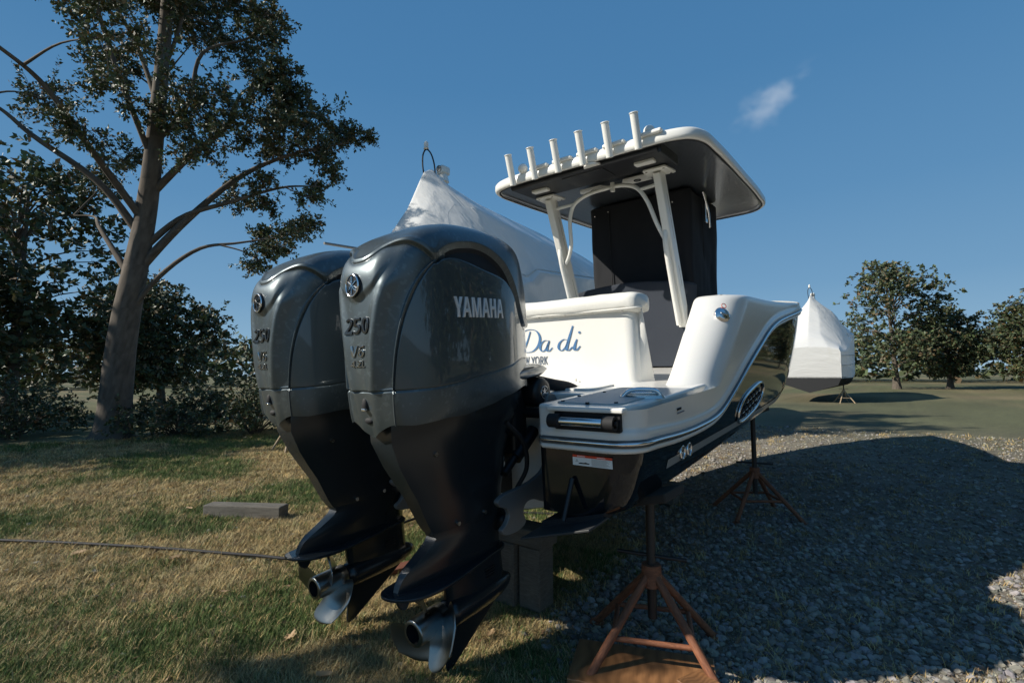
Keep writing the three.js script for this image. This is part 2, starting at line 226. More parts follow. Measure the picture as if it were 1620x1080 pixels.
// plan path of the stern and side at rail level: notch, aft face, corner, side
const platX = .74, cornR = .13;
function sternPath(n = 70) {
  const p = []; const xo = hullF.side(1.06, -.2);
  for (let i = 0; i <= 6; i++) p.push([platX, lerp(-.46, -.03, i / 6)]);
  for (let i = 1; i <= 4; i++) { const a = i / 4 * Math.PI / 2; p.push([platX + .03 * (1 - Math.cos(a)), -.03 + .03 * Math.sin(a)]); }
  for (let i = 1; i <= 8; i++) p.push([lerp(platX + .03, xo - cornR, i / 8), 0]);
  for (let i = 1; i <= 10; i++) { const a = i / 10 * Math.PI / 2; p.push([xo - cornR + cornR * Math.sin(a), -cornR + cornR * Math.cos(a)]); }
  const k = p.length; for (let i = 1; i <= n; i++) p.push([xo, lerp(-cornR, -LB, Math.pow(i / n, 1.15))]);
  return { p, k };
}
const SP = sternPath();
function sternPoint(i, y, off = 0, s = 1) { // point of the hull wall at path index i, height y
  const [x, z] = SP.p[i]; const xo = hullF.side(1.06, -.2), xs = hullF.side(y, z);
  let nx, nz; if (i < 7) { nx = -1; nz = 0; } else { const a = SP.p[Math.max(0, i - 1)], b = SP.p[Math.min(SP.p.length - 1, i + 1)]; const dx = b[0] - a[0], dz = b[1] - a[1], L = Math.hypot(dx, dz) || 1; nx = -dz / L; nz = dx / L; if (nx * 0 + nz * 0 === 0 && (nx < -.2)) { } }
  if (i >= 7) { nx = Math.abs(nx); nz = Math.abs(nz); }
  const w = i < 11 ? 0 : i < 19 ? (i - 11) / 8 : 1;
  const X = i >= SP.k - 1 ? xs : x + (xs - xo) * w;
  return V(s * Math.max(0, X + nx * off), y, z + nz * off);
}
const nP = SP.p.length;
for (const s of [1, -1]) {
  const fl = s < 0;
  { // black hull side below the rail
    const rows = []; const K = 10; for (let r = 0; r <= K; r++) { const row = []; for (let i = 0; i < nP; i++) { const z = SP.p[i][1]; const y = lerp(hullF.yc(z), railY(z) - .03, r / K); row.push(sternPoint(i, y, 0, s)); } rows.push(row); }
    part('hull_side', grid(rows, { flip: fl }), M.hull, boat);
  }
  { // white moulding between rail and platform edge (aft), up to the sheer further forward
    const prof = [[-.03, .0], [-.025, .012], [.03, .016], [.052, .012], [.058, .004], [.075, 0]]; const rows = [];
    for (const [dy, off] of prof) { const row = []; for (let i = 0; i < nP; i++) row.push(sternPoint(i, railY(SP.p[i][1]) + dy, off, s)); rows.push(row); }
    const top = []; for (let i = 0; i < nP; i++) { const z = SP.p[i][1]; const y = Math.max(z > -1.0 ? lerp(1.205, 1.195, clamp(-z)) : 1.195, railY(z) + .09); top.push(sternPoint(i, y, 0, s)); } rows.push(top);
    part('topside_moulding', grid(rows, { flip: fl }), M.gel, boat);
  }
  { // rub rail: dark rubber bed with a steel strip
    const pts = []; for (let i = 7; i < nP; i += 1) { const z = SP.p[i][1]; pts.push(sternPoint(i, railY(z) + .004, .016, s)); }
    const steelPts = pts.map((p, i) => sternPoint(i + 7, railY(SP.p[i + 7][1]) + .006, .030, s));
    const rail = part('rub_rail', new THREE.TubeGeometry(new THREE.CatmullRomCurve3(pts), 220, .017, 10), M.rail2, boat);
    part('rail_flange', new THREE.TubeGeometry(new THREE.CatmullRomCurve3(pts.map((p, i) => sternPoint(i + 7, railY(SP.p[i + 7][1]) - .024, .012, s))), 220, .014, 10), M.gel, boat);
    part('steel_strip', new THREE.TubeGeometry(new THREE.CatmullRomCurve3(steelPts), 220, .008, 8), M.chrome, rail);
  }
  { // boot stripe
    const rows = [[], []]; for (let i = SP.k; i < nP; i++) { const z = SP.p[i][1], y0 = hullF.yc(z) + .04 + .10 * clamp(1 - -z / 6), y1 = y0 + .045; if (z > -.42) continue; rows[0].push(sternPoint(i, y0, .003, s)); rows[1].push(sternPoint(i, y1, .003, s)); }
    part('boot_stripe', grid(rows, { flip: fl }), M.stripe, boat);
  }
  { // bottom: chine to keel
    const rows = [[], [], [], []]; for (let i = 0; i <= 60; i++) { const z = lerp(-.02, -LB, i / 60), xc = hullF.xc(z), yc = hullF.yc(z), yk = hullF.yk(z); const z2 = z; rows[0].push(V(s * xc, yc, z2)); rows[1].push(V(s * (xc - .03 * (xc > .1 ? 1 : 0)), yc - .012, z2)); rows[2].push(V(s * xc * .5, lerp(yk, yc, .48), z2)); rows[3].push(V(0, yk, z2)); }
    if (true) for (const r of rows) for (let i = 0; i < r.length; i++) if (r[i].z > -.46 && Math.abs(r[i].x) < platX) r[i].z = Math.min(r[i].z, -.46);
    part('hull_bottom', grid(rows, { flip: !fl }), M.bottom, boat);
    const q = (x) => lerp(hullF.yk(0), hullF.yc(0), x / 1.06);
    part('pod_bottom', extr([[platX, q(platX)], [1.06, q(1.06)], [1.06, q(1.06) + .03], [platX, q(platX) + .03]], .46, 'z', { bevel: 0 }).translate(0, 0, -.46).scale(s, 1, 1), M.bottom, boat);
  }
}
M.rail2;
// engine well transom
{ const pts = [[-.74, .63], [0, .46], [.74, .63], [.74, 1.10], [.5, 1.14], [-.5, 1.14], [-.74, 1.10]]; part('transom', extr(pts, .05, 'z', { bevel: .008 }).translate(0, 0, -.51), M.gel, boat); }
// platform deck and cockpit sole, notched for the motors
{
  const xo = 1.19; const half = [[.735, -.47, .02], [.735, -.012, .03], [xo + .0, -.012, .12], [xo + .005, -.6, .1], [xo, -1.3, .05], [1.18, -4.2, .1], [.35, -6.9, .1]];
  const pts = roundPoly(half.concat(half.slice().reverse().map(([x, z, r]) => [-x, z, r])), .02);
  part('platform_deck', extr(pts, .055, 'y', { bevel: .012 }).translate(0, 1.165, 0), M.gel, boat);
  for (const s of [1, -1]) {
    const hp = roundPoly([[.80, -.06], [1.13, -.06], [1.14, -.40], [1.02, -.75], [.80, -.80]], .05).map(([x, z]) => [s * x, z]); if (s < 0) hp.reverse();
    part('nonskid_panel', extr(hp, .006, 'y', { bevel: .002 }).translate(0, 1.2195, 0), M.nonskid, boat);
    const hatch = roundPoly([[.30, -.62], [.70, -.62], [.70, -.95], [.30, -.95]], .05).map(([x, z]) => [s * x, z]); if (s < 0) hatch.reverse();
    part('deck_hatch', extr(hatch, .012, 'y', { bevel: .004 }).translate(0, 1.219, 0), M.gel, boat);
    for (const [x, z] of [[.83, -.09], [.98, -.05], [1.1, -.09], [.84, -.5], [.80, -.3]]) part('deck_screw', new THREE.CylinderGeometry(.009, .009, .008, 12).translate(s * x, 1.226, z), M.rubber, boat);
  }
  // pop-up cleat
  const cl = part('cleat', tube([[1.02, 1.225, -.33], [1.05, 1.252, -.345], [1.13, 1.258, -.37], [1.17, 1.25, -.385], [1.19, 1.222, -.395]], .011, 30, 10), M.chrome, boat);
  part('cleat_base', new THREE.CylinderGeometry(1, 1.08, .014, 32).scale(.105, 1, .048).translate(1.105, 1.226, -.365), M.steel, cl);
  part('cleat_bar', bar([1.03, 1.236, -.375], [1.17, 1.24, -.40], .009), M.chrome, cl);
}
part('side_label', rbox(.002, .012, .06, .0008, hullF.side(1.15, -.52) + .004, 1.150, -.52), M.rubber, boat); part('side_label', rbox(.002, .006, .10, .0008, hullF.side(1.13, -.55) + .004, 1.130, -.55), M.navyText, boat);
// boarding ladder stowed in the aft face
{
  const la = part('ladder_recess', extr(roundPoly([[.845, 1.115], [1.165, 1.115], [1.165, 1.195], [.845, 1.195]], .01), .02, 'z', { bevel: .003 }).translate(0, 0, -.004), M.rubber, boat);
  part('ladder_rung', bar([.85, 1.158, .045], [1.155, 1.158, .045], .019, .019, 16), M.chrome, la);
  for (const x of [.865, 1.13]) { part('ladder_clamp', [new THREE.CylinderGeometry(.031, .031, .05, 20).rotateZ(Math.PI / 2).translate(x, 1.158, .045), rbox(.04, .05, .05, .008, x, 1.15, .02)], M.rubber, la); part('clamp_bolt', new THREE.CylinderGeometry(.012, .012, .008, 6).rotateZ(Math.PI / 2).translate(x + .029, 1.158, .045), M.rubber, la); }
  part('lip_cover', rbox(.37, .022, .05, .008, 1.0, 1.208, .008), M.gel, boat);
}
// warning sticker on the black aft face
{
  const cv = document.createElement('canvas'); cv.width = 512; cv.height = 128; const c = cv.getContext('2d');
  c.fillStyle = '#e8e6df'; c.fillRect(0, 0, 512, 128); c.fillStyle = '#d8431f'; c.fillRect(0, 0, 512, 30); c.fillStyle = '#f3efe6'; c.font = 'bold 22px sans-serif'; c.fillText('WARNING', 60, 23); c.fillText('WARNING', 320, 23);
  c.fillStyle = '#1a1a1a'; c.beginPath(); c.moveTo(76, 100); c.lineTo(100, 92); c.lineTo(150, 92); c.lineTo(170, 84); c.lineTo(196, 92); c.lineTo(222, 94); c.lineTo(215, 106); c.lineTo(84, 108); c.closePath(); c.fill();
  c.strokeStyle = '#1a1a1a'; c.lineWidth = 3; c.beginPath(); c.moveTo(40, 82); c.lineTo(56, 56); c.lineTo(72, 82); c.closePath(); c.stroke();
  c.lineWidth = 4; c.strokeStyle = '#55534e'; for (let k = 0; k < 7; k++) { c.beginPath(); c.moveTo(256, 42 + k * 12); c.lineTo(490 - (k * 37 % 60), 42 + k * 12); c.stroke(); } c.fillStyle = '#8b8780'; c.fillRect(250, 30, 3, 98);
  const t = new THREE.CanvasTexture(cv); t.colorSpace = THREE.SRGBColorSpace; M.sticker = new THREE.MeshPhysicalMaterial({ map: t, roughness: .4 });
  const g = new THREE.BoxGeometry(.19, .046, .001); part('warning_sticker', g.rotateX(.0).translate(1.02, .984, .0055), M.sticker, boat);
}
// trim tab and drain fittings
part('trim_tab', [rbox(.36, .010, .17, .003).rotateZ(.28).translate(.90, .695, .07)], M.bracket, boat);
part('tab_ram', [bar([.92, .90, .01], [.92, .74, .10], .012, .010, 12)], M.black, boat);
for (const [y, z] of [[.905, -.66], [.90, -.77]]) part('drain_fitting', new THREE.TorusGeometry(.032, .008, 8, 28).rotateY(Math.PI / 2).translate(hullF.side(y, z) + .004, y, z), M.chrome, boat);
{ // louvred engine-room vent on the side
  const y0 = .985, z0 = -2.25, x0 = hullF.side(y0, z0) + .004; const ring = []; for (let k = 0; k < 40; k++) { const a = k / 40 * Math.PI * 2; const c = Math.cos(a), s = Math.sin(a); const z = z0 + Math.sign(c) * Math.pow(Math.abs(c), .7) * .40, y = y0 + Math.sign(s) * Math.pow(Math.abs(s), .8) * .105 - (z - z0) * .12; ring.push(V(hullF.side(y, z) + .006, y, z)); }
  const vent = part('vent_ring', new THREE.TubeGeometry(new THREE.CatmullRomCurve3(ring, true), 120, .011, 8, true), M.chrome, boat);
  for (let r = 0; r < 3; r++) for (let k = 0; k < 7; k++) { const z = z0 + (k - 3) * .095, y = y0 + (r - 1) * .052 - (z - z0) * .12; if (Math.abs(k - 3) === 3 && r !== 1) continue; part('vent_slot', rbox(.014, .018, .062, .005).rotateX(.12).translate(hullF.side(y, z) + .004, y, z), M.rubber, vent); part('slot_lip', rbox(.012, .005, .058, .002).rotateX(.12).translate(hullF.side(y, z) + .010, y - .013, z), M.steel, vent); }
}
// gunwale coamings with raked rounded aft ends
function coaming(s) {
  const xi = .985, rows = [], Nf = 46, zf = -7.6;
  const ys = []; for (let k = 0; k <= 30; k++) ys.push(lerp(1.17, 1.745, k / 30));
  const outline = (y, inset, z0shift = 0) => {
    const za = -1.02 - (y - 1.22) * 1.14 + .10 * Math.exp(-Math.max(0, y - 1.17) / .035) - z0shift, out = [], rc = .33 - inset * .6;
    const x0 = xi + inset; // inner side, forward to aft
    for (let i = 0; i <= Nf; i++) { const t = Math.pow(1 - i / Nf, 1.3); const z = lerp(za - inset - .03, zf, t); out.push([Math.min(x0, Math.max(0, hullF.side(1.7, z) - .28)) , z, 0]); }
    for (let i = 1; i <= 5; i++) { const a = i / 5 * Math.PI / 2; out.push([x0 + .03 * (1 - Math.cos(a)), za - inset - .03 + .03 * Math.sin(a), 0]); }
    const xo = hullF.side(y, za - rc) - inset;
    for (let i = 1; i <= 14; i++) { const a = i / 14 * Math.PI / 2; out.push([lerp(x0 + .03, xo, Math.sin(a)), za - inset - rc * (1 - Math.cos(a)), 1]); }
    for (let i = 1; i <= Nf; i++) { const t = Math.pow(i / Nf, 1.3), z = lerp(za - inset - rc, zf, t); out.push([Math.max(0.01, hullF.side(y, z) - inset), z, 2]); }
    return out;
  };
  const add = (y, inset, lift) => rows.push(outline(y, inset).map(([x, z, k]) => { const yy = y + (hullF.ys(z) - 1.775) * (y - 1.17) / .6; const yr = railY(z) + .075; return V(s * x, k && z < -1.25 ? Math.max(yy, yr) : yy, z); }));
  for (const y of ys) add(y, 0); add(1.762, .004); add(1.773, .012); add(1.779, .025); add(1.782, .045);
  // cap: bridge inner and outer runs
  const last = rows[rows.length - 1], n = last.length; const cap1 = [], cap2 = []; for (let i = 0; i < Math.floor(n / 2); i++) { cap1.push(last[i]); cap2.push(last[n - 1 - i]); }
  const mid = cap1.map((p, i) => p.clone().lerp(cap2[i], .5).add(V(0, .004, 0)));
  return merge([grid(rows, { flip: s < 0 ? false : true }), grid([cap1, mid, cap2], { flip: s < 0 })]);
}
for (const s of [1, -1]) part('gunwale', coaming(s), M.gel, boat);
{ // fuel filler cap, tiny lettering plates
  const n = V(.72, .33, .60).normalize(); const q = new THREE.Quaternion().setFromUnitVectors(V(0, 1, 0), n); const place = (g, y, z, d = 0) => { const xx = 1.19; return g.applyQuaternion(q); };
  const pos = V(1.178, 1.63, -1.575).addScaledVector(n, .018);
  const cap = part('fuel_cap', new THREE.LatheGeometry([[0, .022], [.030, .021], [.040, .016], [.046, .008], [.052, .006], [.054, 0], [.05, -.012]].map(a => new THREE.Vector2(a[0], a[1])), 36).applyQuaternion(q).translate(pos.x, pos.y, pos.z), M.chrome, boat);
  part('cap_slot', rbox(.05, .006, .012, .002).translate(0, .0225, 0).rotateY(.6).applyQuaternion(q).translate(pos.x, pos.y, pos.z), M.steel, cap);
  part('cap_ring', new THREE.TorusGeometry(.016, .003, 6, 20).rotateX(Math.PI / 2).translate(-.03, .004, -.062).applyQuaternion(q).translate(pos.x, pos.y, pos.z), M.ringRed, cap);
  part('cap_label', rbox(.045, .003, .010, .001).translate(.028, .001, .075).applyQuaternion(q).translate(pos.x, pos.y, pos.z), M.rubber, cap);
}
// transom box with bolster and the boat's name
{
  const pl = roundPoly([[-.74, -1.17, .07], [.74, -1.17, .07], [.80, -1.62, .06], [-.80, -1.62, .06]], .05, 8); const box = (y, k) => pl.map(([x, z]) => V(x * k, y, z));
  const rows = [[1.21, 1.012], [1.222, 1.004], [1.24, 1], [1.45, .992], [1.70, .985], [1.712, .975]].map(([y, k]) => { const zf = lerp(-1.37, -1.235, clamp((y - 1.2) / .5)); const r = pl.map(([x, z]) => V(x * k, y, z < -1.27 ? zf + (z + 1.62) * .5 : z - (y - 1.24) * .03)); return r.reverse(); });
  const b = part('transom_box', grid(rows, { closed: true }), M.gel, boat);
  // bolster cushion: a fat roll along the top
  const cr = []; const NS = 60; for (let i = 0; i <= NS; i++) { const t = i / NS, x = lerp(-.80, .80, t), e = Math.sqrt(Math.max(0.0, 1 - Math.pow(Math.abs(x) / .80, 26))); const row = []; for (let k = 0; k < 28; k++) { const a = k / 28 * Math.PI * 2, c = Math.cos(a), s2 = Math.sin(a); const w = .012 * fbm(x * 6, a * 1.3, 3, 77), end = sstep(.68, .79, Math.abs(x)); row.push(V(x, 1.752 - .012 * end + Math.sign(s2) * Math.pow(Math.abs(s2), .65) * (.060 + w + .012 * end) * e, -1.262 + Math.sign(c) * Math.pow(Math.abs(c), .6) * (.128 + w) * e)); } cr.push(row); }
  const cu = part('bolster', grid(cr, { closed: true, flip: false }), M.vinyl, boat);
  part('bolster_piping', tube([[-.77, 1.707, -1.152], [-.3, 1.705, -1.149], [.3, 1.705, -1.149], [.765, 1.707, -1.152], [.79, 1.71, -1.19]], .006, 60, 6), M.vinyl, cu);
  for (let k = 0; k < 7; k++) part('snap', new THREE.SphereGeometry(.008, 10, 8).translate(-.66 + k * .22, 1.694, -1.172), M.steel, cu);
  part('deck_snap', new THREE.CylinderGeometry(.005, .005, .02, 8).translate(.30, 1.235, -1.15), M.steel, b);
  // name strokes: ribbons of varying width drawn as curves
  const ribbon = (pts, wf, n = 60) => { const c = new THREE.CatmullRomCurve3(pts.map(p => V(p[0], p[1], 0)), false, 'centripetal'); const L = [], R2 = []; for (let i = 0; i <= n; i++) { const t = i / n, p = c.getPoint(t), d = c.getTangent(t); const w = wf(t, d); const nx = -d.y, ny = d.x; L.push(V(p.x + nx * w, p.y + ny * w, 0)); R2.push(V(p.x - nx * w, p.y - ny * w, 0)); } const up = L.map(p => V(p.x, p.y, .002)), ur = R2.map(p => V(p.x, p.y, .002)); return merge([grid([up, ur]), grid([L, up]), grid([ur, R2])]); };
  const wide = (k = 1) => (t, d) => (.0026 + .0165 * k * Math.pow(Math.max(0, Math.abs(d.y) * .9 - d.x * Math.sign(d.y) * -.1), 2.0)) * Math.sin(Math.PI * clamp(t, .06, .94)) ** .4;
  const strokes = []; const st = (pts, k) => strokes.push(ribbon(pts, wide(k)));
  // D
  st([[.17, .245], [.145, .17], [.105, .075], [.06, .02], [.02, .012], [.0, .035], [.02, .05], [.06, .03], [.12, .008], [.20, .02], [.265, .085], [.285, .17], [.245, .245], [.16, .268], [.06, .235], [-.01, .16], [-.02, .10], [.01, .075]], .9);
  // a
  st([[.385, .125], [.35, .135], [.30, .10], [.285, .045], [.31, .012], [.35, .035], [.385, .10], [.395, .13]], .8); st([[.395, .13], [.37, .06], [.365, .02], [.385, .012], [.43, .05]], .9);
  // d
  st([[.60, .125], [.565, .135], [.515, .10], [.50, .045], [.525, .012], [.565, .035], [.61, .11]], .8); st([[.665, .275], [.63, .17], [.595, .06], [.59, .02], [.61, .012], [.655, .05]], 1.0);
  // i
  st([[.705, .13], [.68, .06], [.675, .02], [.695, .012], [.74, .055]], 1.0); strokes.push(new THREE.CylinderGeometry(.013, .013, .002, 16).rotateX(Math.PI / 2).translate(.735, .20, .001));
  const g = merge(strokes); g.scale(.745, .66, 1); g.translate(-.219, 1.437, 0); const p = g.attributes.position; for (let i = 0; i < p.count; i++) p.setZ(i, p.getZ(i) - 1.170 - (p.getY(i) - 1.24) * .03 + .003);
  M.blue.side = THREE.DoubleSide; part('boat_name', g, M.blue, b);
  const hp = new TextGeometry('NEW YORK', { font: fontR, size: .062, depth: .002, curveSegments: 4 }); hp.computeBoundingBox(); hp.scale(.70, 1, 1); hp.computeBoundingBox(); hp.translate(.056 - hp.boundingBox.max.x, 1.347, 0); const q = hp.attributes.position; for (let i = 0; i < q.count; i++) q.setZ(i, q.getZ(i) - 1.170 - (q.getY(i) - 1.24) * .03 + .003); part('home_port', hp, M.navyText, b);
}
// ------------------------------------------------ hardtop
{
  const half = [[0, -1.79], [.5, -1.79], [.78, -1.805], [.93, -1.87], [1.0, -2.01], [1.02, -2.3], [1.02, -3.2], [1.005, -4.1], [.965, -4.5], [.82, -4.72], [.5, -4.79], [0, -4.80]];
  const P = smoothPoly(half.concat(half.slice(1, -1).reverse().map(([x, z]) => [-x, z])), 8); const zc = -3.2;
  const ring = (k, y, dy = 0) => P.map(([x, z]) => V(x * k + .03, y + dy * (1 - (x / 1.0) ** 2 * .5), zc + (z - zc) * (1 - (1 - k) * .62)));
  const top = part('hardtop', merge([grid([ring(.955, 2.985), ring(.985, 2.978), ring(.998, 2.988), ring(1.003, 3.01), ring(1.0, 3.045), ring(.985, 3.066), ring(.95, 3.078), ring(.8, 3.09), ring(.5, 3.105), ring(.2, 3.11), ring(.001, 3.11)], { closed: true, flip: true })]), M.white, boat);
  part('underside_panel', merge([grid([ring(.958, 2.982), ring(.95, 2.995), ring(.93, 3.005), ring(.6, 3.01), ring(.3, 3.012), ring(.001, 3.012)], { closed: true, flip: false })]), M.navy, top);
  part('black_gasket', grid([ring(.972, 2.9765), ring(.963, 2.974), ring(.957, 2.981)], { closed: true }), M.rubber, top);
  // electronics box, dark, across the aft end under the top
  part('electronics_box', [rbox(1.42, .07, .40, .02, .0, 2.985, -2.05), rbox(.03, .10, .40, .01, .72, 2.98, -2.06), rbox(.40, .014, .26, .005, .02, 2.949, -2.03)], M.navyBox, top);
  for (const [x] of [[-.14], [.30]]) { const sp = part('speaker_plate', extr(roundPoly([[x - .15, -2.44], [x - .11, -2.52], [x + .11, -2.52], [x + .15, -2.44], [x + .11, -2.36], [x - .11, -2.36]], .012), .014, 'y', { bevel: .003 }).translate(0, 2.955, 0), M.white, top); part('speaker_ring', new THREE.TorusGeometry(.028, .006, 8, 24).rotateX(Math.PI / 2).translate(x, 2.953, -2.44), M.rubber, sp); part('speaker_hub', new THREE.CylinderGeometry(.02, .02, .008, 16).translate(x, 2.953, -2.44), M.grey, sp); }
  part('round_plate', new THREE.CylinderGeometry(.075, .075, .016, 32).translate(.15, 2.968, -1.86), M.white, top);
  part('camera_mount', [new THREE.CylinderGeometry(.02, .025, .05, 16).translate(.09, 2.935, -2.36), rbox(.035, .05, .035, .006, .09, 2.90, -2.36)], M.white, top);
  for (const [x, z] of [[-.46, -2.02], [.50, -2.02], [-.47, -2.02]]) if (x !== -.47) part('spreader_light', rbox(.17, .03, .07, .01, x + (x > 0 ? .04 : -.02), 2.94, z), M.white, top);
  for (const [x, z] of [[-.52, -1.80], [.66, -1.83]]) part('light_dome', new THREE.SphereGeometry(.045, 20, 14).scale(1, 1, 1).translate(x, 3.10, z), M.white, top);
  for (const x of [-.36, -.12, .12, .36, .66]) part('holder_pad', rbox(.19, .035, .07, .015, x + .02, 3.066, -1.80), M.white, top);
  // rod holders
  for (let k = 0; k < 6; k++) {
    const x = -.6 + k * .24; const h = part('rod_holder', merge([bar([x, 2.955, -1.752], [x - .002, 3.215, -1.692], .029, .031, 20), new THREE.TorusGeometry(.031, .005, 8, 24).rotateX(Math.PI / 2 + .25).translate(x - .002, 3.215, -1.692)]), M.white, top);
    part('holder_bore', new THREE.CylinderGeometry(.026, .026, .006, 18).rotateX(.25).translate(x - .002, 3.2165, -1.6915), M.rubber, h);
  }
  // two uprights with flat mounting plates
  for (const s of [1, -1]) {
    const x = s * .55; const dir = V(0, 2.93 - 1.62, -2.30 + 2.79).normalize(); const L = 1.40; const q = new THREE.Quaternion().setFromUnitVectors(V(0, 1, 0), dir);
    const beam = extr(roundPoly([[-.034, -.07], [.034, -.07], [.034, .07], [-.034, .07]], .016), L, 'z', { bevel: .003 }).rotateX(-Math.PI / 2).applyQuaternion(q).translate(x, 1.62, -2.79);
    const po = part('upright', beam, M.white, top);
    const at = (t, dx, dz) => [x + dx, lerp(1.62, 3.0, t), lerp(-2.79, -2.30, t) + dz];
    part('upright_tube', merge([tube([at(0, s * -.015, .105), at(.3, s * -.015, .11), at(.52, s * -.012, .108), at(.60, s * -.01, .07)], .026, 40, 12)]), M.white, po);
    for (const t of [.32, .62, .76]) part('upright_slot', rbox(.071, .20, .016, .006).applyQuaternion(q).translate(...at(t, 0, .0)), M.slot, po);
    part('mount_plate', extr(roundPoly([[-.12, -.10], [.12, -.10], [.10, .12], [-.10, .12]], .02), .016, 'y', { bevel: .003 }).translate(x, 2.925, -2.30), M.white, po);
    for (const [dx, dz] of [[-.085, -.07], [.085, -.07], [-.075, .09], [.075, .09]]) part('plate_bolt', new THREE.CylinderGeometry(.009, .009, .008, 10).translate(x + dx, 2.922, -2.30 + dz), M.steel, po);
  }
  part('hoop', merge([tube([[-.50, 2.30, -2.46], [-.44, 2.36, -2.42], [-.40, 2.46, -2.40], [-.385, 2.72, -2.38], [-.33, 2.84, -2.37], [-.20, 2.905, -2.37], [0, 2.925, -2.37], [.2, 2.915, -2.37], [.32, 2.86, -2.37], [.40, 2.74, -2.38], [.47, 2.52, -2.42], [.53, 2.36, -2.46]], .019, 120, 10), bar([-.55, 2.84, -2.36], [-.33, 2.85, -2.37], .016), bar([.35, 2.84, -2.37], [.55, 2.85, -2.36], .016)]), M.white, top);
  part('grab_rail', merge([tube([[.62, 2.98, -3.35], [.62, 2.93, -3.40], [.62, 2.80, -3.52], [.60, 2.66, -3.62]], .014, 30, 8), rbox(.02, .30, .05, .006, .61, 2.83, -3.46)]), M.chrome, top);
}
// ------------------------------------------------ covers
function clothBox(xh, z0, z1, yb, yt, o = {}) { // draped cover: rounded plan, sagging folds
  const pl = roundPoly([[-xh, z0], [xh, z0], [xh, z1], [-xh, z1]], o.r ?? .08, 8), c = [0, (z0 + z1) / 2], rows = [], K = 40; const seg = []; for (let i = 0; i < pl.length; i++) { const a = pl[i], b = pl[(i + 1) % pl.length]; const n = Math.max(1, Math.round(Math.hypot(a[0] - b[0], a[1] - b[1]) / .03)); for (let k = 0; k < n; k++) seg.push([lerp(a[0], b[0], k / n), lerp(a[1], b[1], k / n)]); }
  for (let r = 0; r <= K; r++) { const t = r / K, y = lerp(yb, yt, t), row = []; let i = 0; for (const [x, z] of seg) { const f = (fbm(i * .09 + (o.seed ?? 1) * 31, t * 2.2, 3, o.seed ?? 1) - .5) * (o.fold ?? .05) + (o.wr ?? 0) * Math.sin(i * .45 + y * 14 + 3 * fbm(i * .1, y * 4, 2, 9)) * (1 - t); const k = 1 + (o.taper ?? 0) * (t - .5); const L = Math.hypot(x, z - c[1]); row.push(V(x * k + x / L * f, y + (o.sag ? o.sag(x, z) * t : 0), c[1] + (z - c[1]) * k + (z - c[1]) / L * f + (o.lean ?? 0) * t)); i++; } rows.push(row); }
  const lastRow = rows[K]; const ctr = V(0, 0, 0); lastRow.forEach(p => ctr.add(p)); ctr.multiplyScalar(1 / lastRow.length); for (const [k, dy] of [[.985, .012], [.95, .022], [.8, .03], [.5, .03], [.001, .03]]) rows.push(lastRow.map(p => p.clone().lerp(ctr, 1 - k).add(V(0, dy, 0))));
  return grid(rows.map(r => r.slice().reverse()), { closed: true });
}
{
  const c1 = thing('console_cover', 'tall black canvas cover over the helm console reaching up to the hardtop', 'cover'); c1.rotation.x = TILT;
  part('canvas', clothBox(.555, -3.06, -4.12, 1.235, 2.965, { r: .09, fold: .06, seed: 4, taper: .02, lean: -.03, wr: .006 }), M.console, c1);
  for (const [x, y] of [[-.46, 2.88], [-.30, 2.90], [.40, 2.86]]) part('snap', new THREE.SphereGeometry(.010, 10, 8).translate(x, y, -3.065), M.steel, c1);
  for (const z of [-3.3, -3.55, -3.8]) part('snap', new THREE.SphereGeometry(.010, 10, 8).translate(.545, 2.88, z), M.steel, c1);
  part('zipper', tube([[-.30, 1.3, -3.045], [-.29, 2.0, -3.06], [-.30, 2.9, -3.075]], .006, 30, 6), M.rubber, c1); part('hem', tube([[.548, 1.3, -3.5], [.552, 2.0, -3.52], [.548, 2.9, -3.54]], .006, 30, 6), M.rubber, c1);
  const c2 = thing('seat_cover', 'dark grey blue canvas cover over the leaning post behind the white bolster', 'cover'); c2.rotation.x = TILT;
  part('canvas', clothBox(.60, -2.76, -3.02, 1.235, 2.0, { r: .07, fold: .05, seed: 7, wr: .007, taper: .05, lean: -.02, sag: (x) => .05 * (1 - (x / .6) ** 2) }), M.canvas, c2);
  for (const x of [.05, .26]) part('strap', rbox(.035, .05, .03, .008, x, 2.035, -2.80), M.console, c2);
}

